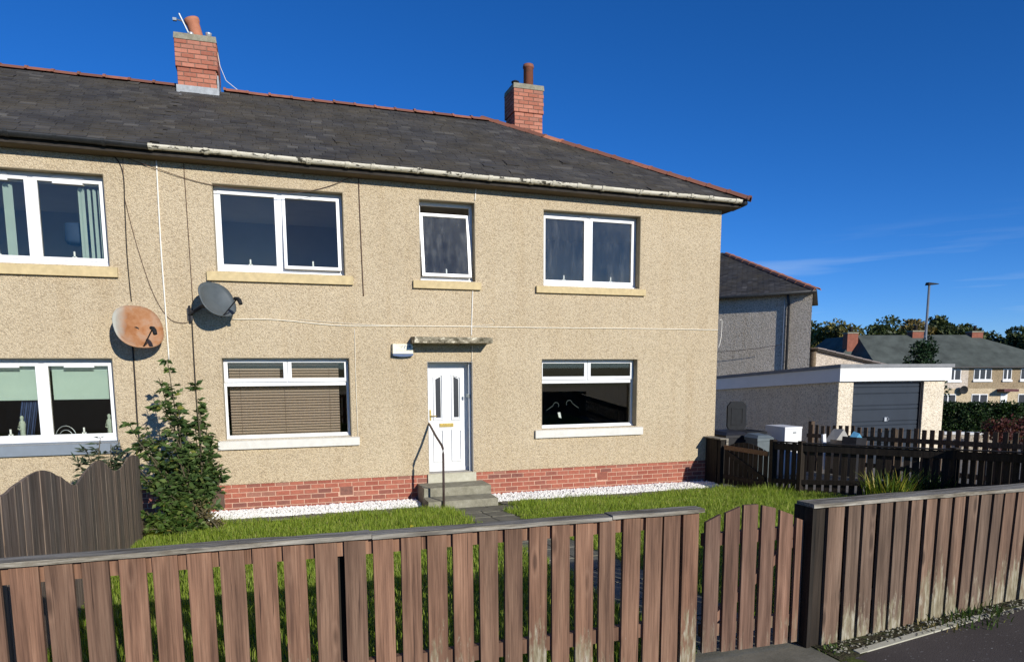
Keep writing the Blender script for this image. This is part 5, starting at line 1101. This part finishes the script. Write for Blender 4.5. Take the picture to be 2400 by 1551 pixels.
# grey neighbouring house: wall W seen obliquely, hip roof
NC = np.array([22.92, 12.21]); ev = 5.12; dW = np.array([-.52, .854]); sight = unit(NC-CAM[:2]); NL = NC+dW*9.0; NR = NC+sight*7.5; NB_ = NL+sight*8.0
nh = thing('house', 'grey pebbledashed neighbouring house with orange hip tiles behind the garage', 'house', (NC[0], NC[1], -1.3))
MB().prism([(*NC, -1.6), (*NL, -1.6), (*NB_, -1.6), (*NR, -1.6)][::-1], (0, 0, ev+1.55)).build('wall', 'harl_grey', nh)
no = np.array([-.854, -.52]); E0 = NC+no*.35-dW*.28; EL = NL+no*.35; ER = NR-dW*.3; apx = lerp((*NC, 0), (*NB_, 0), .52)[:2]
ap = atd(1694, 592, 38.5); AP = np.array([ap[0], ap[1], ap[2]])
e3 = np.array([*E0, ev+.02]); l3 = np.array([*EL, ev+.02]); r3 = np.array([*ER, ev+.02]); b3 = np.array([*NB_, ev+.02]); rid = AP+np.array([*dW, 0])*6
m = MB(); m.quad(e3, AP, rid, l3) if False else m.quad(l3, e3, AP, rid); m.quad(e3, r3, AP); m.quad(r3, b3, rid, AP); m.quad(b3, l3, rid); m.quad(e3-np.array([0, 0, .05]), l3-np.array([0, 0, .05]), b3-np.array([0, 0, .05]), r3-np.array([0, 0, .05]))
rN = m.build('roof', 'slate', nh)
# slates on the visible slope
V = []; F = []; base = 0; sl_d = unit(np.array([*dW, 0.])); upd = AP-e3; upd = upd-sl_d*np.dot(upd, sl_d); L_ = np.linalg.norm(upd); upd /= L_; nn = np.cross(upd, sl_d); nn = nn if nn[2] > 0 else -nn
ea = np.dot(AP-e3, sl_d); row = 0
while row*.2 < L_-.1:
    t = row*.2/L_; s = ea*t+.05
    while s < 8.5-2*t:
        p = e3+upd*(row*.2)+sl_d*(s+(.13 if row % 2 else 0))+nn*random.uniform(.012, .022); w_ = .235
        V += [p, p+sl_d*w_, p+sl_d*w_+upd*.27-nn*.012, p+upd*.27-nn*.012]; F.append((base, base+1, base+2, base+3)); base += 4; s += .25
    row += 1
o = npmesh('slates', np.array(V), [np.array(F)], 'slate', rN, flat=True); o['kind'] = 'stuff'
hd2 = AP-e3; hl2 = np.linalg.norm(hd2); ht2 = ridge_tile(.80, 'terracotta_bright', .19, 1.06); k = int(hl2/.79)
for i in range(k): inst('hip_tile', ht2, e3+hd2*(i*.79/hl2)-np.array([0, 0, .09]), rN, (math.asin(hd2[2]/hl2), 0, math.atan2(-hd2[0], hd2[1])))
g0 = e3+np.array([*no, 0])*.05; g1 = l3+np.array([*no, 0])*.05; MB().tube([tuple(g0-np.array([0, 0, .05])), tuple(g1-np.array([0, 0, .05]))], .07, 8).build('gutter', 'gutter_black', nh, True)
dp = NC+dW*.95+no*.09; MB().tube([(*(dp+no*.2), ev-.05), (*dp, ev-.5), (*dp, -1.5)], .055, 8).build('downpipe', 'gutter_black', nh, True)
dp2 = NC+dW*1.15+no*.05; MB().tube([(*dp2, ev-.2), (*dp2, -1.5)], .018, 6).build('pipe', 'cable_white', nh, True)
q = NC+dW*4.3; MB().tube([(*(q+no*.001), ev-.9), (*(q+no*.18), ev-.9)], [.06, .05], 8).build('flue', 'plastic_white', nh, True)
wq = [(*(NC+dW*s+no*.35), 2.9-.25*math.sin(math.pi*(s-1.1)/6)) for s in np.linspace(1.1, 7, 12)]; cbl = MB().tube(wq, .012, 5).build('cable', 'cable_black', None, True); tag(cbl, 'black overhead cable slung along the grey neighbouring house wall', 'cable')
# low tiled outbuilding behind the garage
ob = thing('outbuilding', 'small pale outbuilding with a sloping grey tiled roof edge behind the garage', 'outbuilding', (*atd(1990, 850, 34)[:2], -1.7))
a0, a1 = atd(1914, 815, 34), atd(2078, 855, 34); dv = unit(a1-a0); bk = np.array([AF[0], AF[1], 0])*3.0
MB().prism([tuple(a0+np.array([0, 0, -.18])), tuple(a1+np.array([0, 0, -.12])), (a1[0], a1[1], -2.0), (a0[0], a0[1], -2.0)], bk).build('wall', 'harl_far_pale', ob)
rf_ = MB().prism([tuple(a0-bk*.05+np.array([0, 0, -.16])), tuple(a1-bk*.05+np.array([0, 0, -.10])), tuple(a1-bk*.05+np.array([0, 0, -.03])), tuple(a0-bk*.05+np.array([0, 0, -.03]))], bk*1.1).build('roof', 'eaves_dark', ob)
LL = np.linalg.norm(a1-a0); s = 0
while s < LL: p, q = a0+dv*s-bk*.06, a0+dv*min(s+.43, LL)-bk*.06; MB().hexa([tuple(p+np.array([0, 0, -.035])), tuple(q+np.array([0, 0, -.02])), tuple(q+bk*1.1+np.array([0, 0, -.02])), tuple(p+bk*1.1+np.array([0, 0, -.035])), tuple(p+np.array([0, 0, .02])), tuple(q+np.array([0, 0, .04])), tuple(q+bk*1.1+np.array([0, 0, .04])), tuple(p+bk*1.1+np.array([0, 0, .02]))]).build('roof_tile', 'tile_concrete', rf_); s += .44

# far terrace
FZ = 60.0; fx = np.array([AX[0], AX[1], 0]); fx /= np.linalg.norm(fx); fback = np.array([-fx[1], fx[0], 0]); o0 = atd(2052, 851, FZ); o0[2] = 0
ft = thing('house', 'far two-storey terrace with green-grey roof and cream and brown pebbledash', 'house', (*(o0+fx*8)[:2], -3))
PXM = FPX/FZ
def FP(u, z, dep=0): return o0+fx*((u-2052)/PXM)+fback*dep+np.array([0, 0, z])
def fz_(v): return CAM[2]+(848-v)/PXM
e_z, r_z = fz_(850), fz_(783)+.35
U0, U1 = 2056, 2520
def fbox(u0, u1, z0, z1, d0, d1, name, mat, parent):
    P = [FP(u0, z0, d0), FP(u1, z0, d0), FP(u1, z0, d1), FP(u0, z0, d1), FP(u0, z1, d0), FP(u1, z1, d0), FP(u1, z1, d1), FP(u0, z1, d1)]; return MB().hexa([tuple(p) for p in P]).build(name, mat, parent)
zmid = fz_(902)
fbox(U0, U1, -3.4, zmid, 0, 7.2, 'wall', 'harl_far_cream', ft); fbox(U0, 2272, zmid+.001, e_z, 0, 7.2, 'wall', 'harl_far_pale', ft); fbox(2272.1, U1, zmid+.001, e_z, .0, 7.2, 'wall', 'harl_far_brown', ft)
m = MB(); ov = .4; a, b = FP(U0-6, e_z, -ov), FP(U1+6, e_z, -ov); rl, rr = FP(2053, r_z, 3.6), FP(2332, r_z, 3.6); c_, d_ = FP(U1+6, e_z, 7.6), FP(U0-80, e_z, 7.6); a2 = FP(1978, e_z-.3, 2.0)
m.quad(a, b, rr, rl); m.quad(b, c_, rr); m.quad(c_, d_, rl, rr); m.quad(d_, a, rl); fr_ = m.build('roof', 'far_roof', ft)
m = MB(); m.quad(FP(1975, e_z-.2, 2.4), FP(2056, e_z-.2, 2.4), FP(2054, r_z-.03, 3.55)); m.quad(FP(2056, e_z-.2, 2.4), FP(2056, e_z-.2, 12), FP(2054, r_z-.03, 3.55)); m.quad(FP(1975, e_z-.2, 12), FP(1975, e_z-.2, 2.4), FP(2054, r_z-.03, 3.55), FP(2054, r_z-.03, 10)); m.build('roof_wing', 'far_roof', ft)
fbox(1978, 2055.5, -3.4, e_z-.21, 2.6, 11, 'wall', 'harl_far_pale', ft)
fbox(U0-6, U1+6, e_z-.14, e_z-.01, -.45, -.38, 'gutter', 'gutter_black', ft)
def fwin(u0, u1, v0, v1, k, curt=None):
    z0, z1 = fz_(v1), fz_(v0); w = fbox(u0, u1, z0, z1, -.03, .05, 'window', 'upvc_white', ft); n_ = k
    for i in range(n_): a, b = u0+(u1-u0)*(i/n_)+1.6, u0+(u1-u0)*((i+1)/n_)-1.6; fbox(a, b, z0+.07, z1-.07, -.045, -.031, 'pane', 'far_glass', w)
    fbox(u0-1.5, u1+1.5, z0-.16, z0-.003, -.12, -.001, 'window_sill', 'upvc_white', ft)
NB('far_glass').done((.05, .055, .065), .1, .6)
for w_ in ((2224, 2254, 857, 883, 2), (2284, 2326, 856, 882, 3), (2353, 2373, 856, 882, 2), (2394, 2436, 856, 882, 3), (2209, 2246, 915, 940, 2), (2283, 2321, 915, 940, 2), (2393, 2431, 915, 940, 2)): fwin(*w_)
fbox(2351, 2367, fz_(945), fz_(914), -.04, .05, 'door', 'upvc_white', ft); fbox(2342, 2376, fz_(909), fz_(903), -.9, -.001, 'door_canopy', 'dark_red', ft)
def fchim(u0, u1, v0, v1, dep, parent, lab=None):
    c = fbox(u0, u1, fz_(v1)-.3, fz_(v0), dep, dep+.9, 'chimney', 'brick_far', parent); fbox(u0-1, u1+1, fz_(v0)+.001, fz_(v0)+.12, dep-.05, dep+.95, 'chimney_cap', 'concrete', c)
    p = FP((u0+u1)/2, fz_(v0)+.1, dep+.45); MB().lathe(tuple(p), [(.15, 0), (.13, .45), (.16, .47), (.16, .52)], 10).build('chimney_pot', 'eaves_dark', c, True)
fchim(2022, 2048, 770, 806, 3.0, ft); fchim(2184, 2211, 766, 790, 3.2, ft); fchim(2330, 2357, 768, 790, 3.2, ft)
for u, lb in ((2254, 'small dark satellite dish on the far terrace beside the cream lower window'),):
    p = FP(2258, fz_(905), -.35); dd = thing('satellite_dish', lb, 'satellite dish', tuple(p)); m = MB(); 
    for j in range(14): m.v.append(tuple(p+fx*.36*math.cos(j*.4488)+np.array([0, 0, .36*math.sin(j*.4488)])))
    m.v.append(tuple(p+fback*.10)); m.f += [(j, (j+1) % 14, 14) for j in range(14)]; m.build('reflector', 'plastic_dark', dd); MB().tube([tuple(p+fback*.08), tuple(p+fback*.34)], .04, 6).build('bracket', 'plastic_dark', dd)
# lamp post
lp = atd(2178, 668, 36); lg = float(gz(lp[0], lp[1])); lm = thing('street_lamp', 'tall grey steel street lamp with a flat head above the conifer', 'street lamp', (lp[0], lp[1], lg))
MB().tube([(lp[0], lp[1], lg), (lp[0], lp[1], lg+1.2), (lp[0], lp[1], lg+1.3), (lp[0], lp[1], lp[2])], [.11, .11, .075, .055], 10).build('pole', 'lamp_steel', lm, True)
hx = fx; MB().hexa([tuple(lp+hx*-.12+np.array([0, -.1, -.02])), tuple(lp+hx*.42+np.array([0, -.1, .03])), tuple(lp+hx*.42+np.array([0, .12, .03])), tuple(lp+hx*-.12+np.array([0, .12, -.02])), tuple(lp+hx*-.10+np.array([0, -.08, .13])), tuple(lp+hx*.40+np.array([0, -.08, .07])), tuple(lp+hx*.40+np.array([0, .1, .07])), tuple(lp+hx*-.10+np.array([0, .1, .13]))]).build('lamp_head', 'plastic_dark', lm)

# ------------------------------------------------------------------ bins, fridge, rubbish by the garage
def wheelie(loc, mat, label, lid_open, rot=0, h=1.0, w=.56, d=.62):
    x, y = loc; g = float(gz(x, y)); t = thing('wheelie_bin', label, 'wheelie bin', (x, y, g)); M = Matrix.Rotation(rot, 3, 'Z'); f = lambda p: np.array(M @ Vector(p))+np.array([x, y, g])
    MB().hexa([(-w*.42, -d*.40, .06), (w*.42, -d*.40, .06), (w*.42, d*.34, .06), (-w*.42, d*.34, .06), (-w/2, -d/2, h), (w/2, -d/2, h), (w/2, d/2, h), (-w/2, d/2, h)]).moved(f).build('body', mat, t)
    MB().ring(-w/2-.02, w/2+.02, -d/2-.02, d/2+.02, .05, h-.05, h+.012).moved(lambda p: f((p[0], p[2], p[1]))).build('rim', mat, t)
    for s in (-1, 1): MB().tube([(s*w*.43, d*.36, .1), (s*w*.5, d*.36, .1)], .1, 14).moved(f).build('wheel', 'plastic_black', t)
    if lid_open:
        MB().prism([(-w/2+.06, 0, 0), (w/2-.06, 0, 0), (w/2, 0, .10), (w/2, 0, .56), (w/2-.10, 0, .66), (-w/2+.10, 0, .66), (-w/2, 0, .56), (-w/2, 0, .10)], (0, .04, 0)).moved(lambda p: f((p[0]+p[2]*.10, d/2+.02+p[1]+p[2]*.12, h+.0+p[2]))).build('lid', mat, t)
        MB().ring(-w/2+.10, w/2-.10, .12, .52, .03, -.012, -.001).moved(lambda p: f((p[0]+p[2]*.10, d/2+.02+p[1]+p[2]*.12, h+p[2]))).build('lid_rib', mat, t)
    else:
        MB().hexa([(-w/2-.03, -d/2-.03, h+.014), (w/2+.03, -d/2-.03, h+.014), (w/2+.03, d/2+.03, h+.014), (-w/2-.03, d/2+.03, h+.014), (-w/2+.05, -d/2+.05, h+.07), (w/2-.05, -d/2+.05, h+.07), (w/2-.05, d/2, h+.09), (-w/2+.05, d/2, h+.09)]).moved(f).build('lid', mat, t)
    return t
b1 = atd(1712, 1040, 16.0); wheelie((11.30, .85), 'plastic_dark', 'black wheelie bin with its lid flipped open beside the garage wall', True, .1, 1.03)
wheelie((10.72, .72), 'plastic_black', 'black wheelie bin with a closed lid tucked behind the house corner', False, 0, .98)
wheelie((11.0, .02), 'plastic_grey', 'slim grey bin standing between the open black bin and the white fridge', False, 0, .93, .38, .42)
fg = float(gz(12.2, .5)); fx0, fx1, fy0, fy1 = 11.95, 12.42, .34, 1.02; ftop = .60
fd = thing('fridge', 'discarded white fridge standing by the garage side wall', 'fridge', (12.2, .6, fg))
MB().box((fx0, fy0+.06, fg), (fx1, fy1, ftop)).build('body', 'enamel_white', fd); MB().box((fx0+.003, fy0, fg+.05), (fx1-.003, fy0+.053, ftop-.045)).build('door', 'enamel_white', fd)
MB().box((fx0-.004, fy0-.005, ftop-.04), (fx1+.004, fy1, ftop+.004)).build('top', 'enamel_white', fd); MB().box((fx0+.22, fy0-.006, ftop-.14), (fx0+.31, fy0-.0005, ftop-.115)).build('badge', 'plastic_grey', fd)
def junk(u, v, Z, size, rot, mat, name, label, cat):
    p = atd(u, v, Z); g = float(gz(p[0], p[1])); M = (Matrix.Rotation(rot[2], 3, 'Z') @ Matrix.Rotation(rot[1], 3, 'Y') @ Matrix.Rotation(rot[0], 3, 'X')); a, b, c = (q/2 for q in size)
    mb = MB().hexa([(-a, -b, -c), (a, -b, -c), (a*.97, b, -c), (-a, b, -c), (-a*.95, -b, c), (a, -b*.97, c), (a, b, c*.96), (-a, b*.94, c)]); return tag(mb.moved(lambda q: np.array(M @ Vector(q))+p).build(name, mat, None), label, cat)
junk(1968, 1044, 15.0, (.40, .25, .62), (0, R(-42), .2), 'card_grey', 'cardboard_box', 'flattened grey cardboard box leaning among the rubbish behind the side fence', 'box')
junk(1980, 1066, 14.6, (.5, .4, .6), (0, R(5), .1), 'card', 'cardboard_box', 'brown cardboard box standing among the rubbish behind the side fence', 'box')
junk(2003, 1032, 14.9, (.25, .14, .28), (.3, .6, .4), 'bag_blue', 'plastic_bag', 'crumpled blue plastic bag on top of the rubbish behind the side fence', 'bag')
junk(1998, 1070, 14.3, (.42, .3, .8), (0, .1, .3), 'plastic_black', 'rubbish_sack', 'black rubbish sack below the blue bag behind the side fence', 'sack')
junk(1932, 1058, 14.7, (.10, .04, .75), (0, R(-8), .2), 'plastic_white', 'plank', 'white-faced offcut board leaning upright behind the side fence', 'board')
wl_ = thing('garden_wall', 'low white-topped wall seen between the pickets in front of the hedge', 'wall', (*atd(2270, 1030, 21)[:2], -1))
wa, wb = atd(2212, 1012, 21), atd(2335, 1014, 20.5)
MB().hexa([(wa[0], wa[1], -1.2), (wb[0], wb[1], -1.2), (wb[0]+.1, wb[1]+.15, -1.2), (wa[0]+.1, wa[1]+.15, -1.2), (wa[0], wa[1], wa[2]-.07), (wb[0], wb[1], wb[2]-.07), (wb[0]+.1, wb[1]+.15, wb[2]-.07), (wa[0]+.1, wa[1]+.15, wa[2]-.07)]).build('wall', 'harl_grey', wl_)
MB().hexa([(wa[0], wa[1]-.03, wa[2]-.069), (wb[0], wb[1]-.03, wb[2]-.069), (wb[0]+.1, wb[1]+.2, wb[2]-.069), (wa[0]+.1, wa[1]+.2, wa[2]-.069), (wa[0], wa[1]-.03, wa[2]), (wb[0], wb[1]-.03, wb[2]), (wb[0]+.1, wb[1]+.2, wb[2]), (wa[0]+.1, wa[1]+.2, wa[2])]).build('coping', 'fascia_white', wl_)
bpy.data.objects.remove(bf)
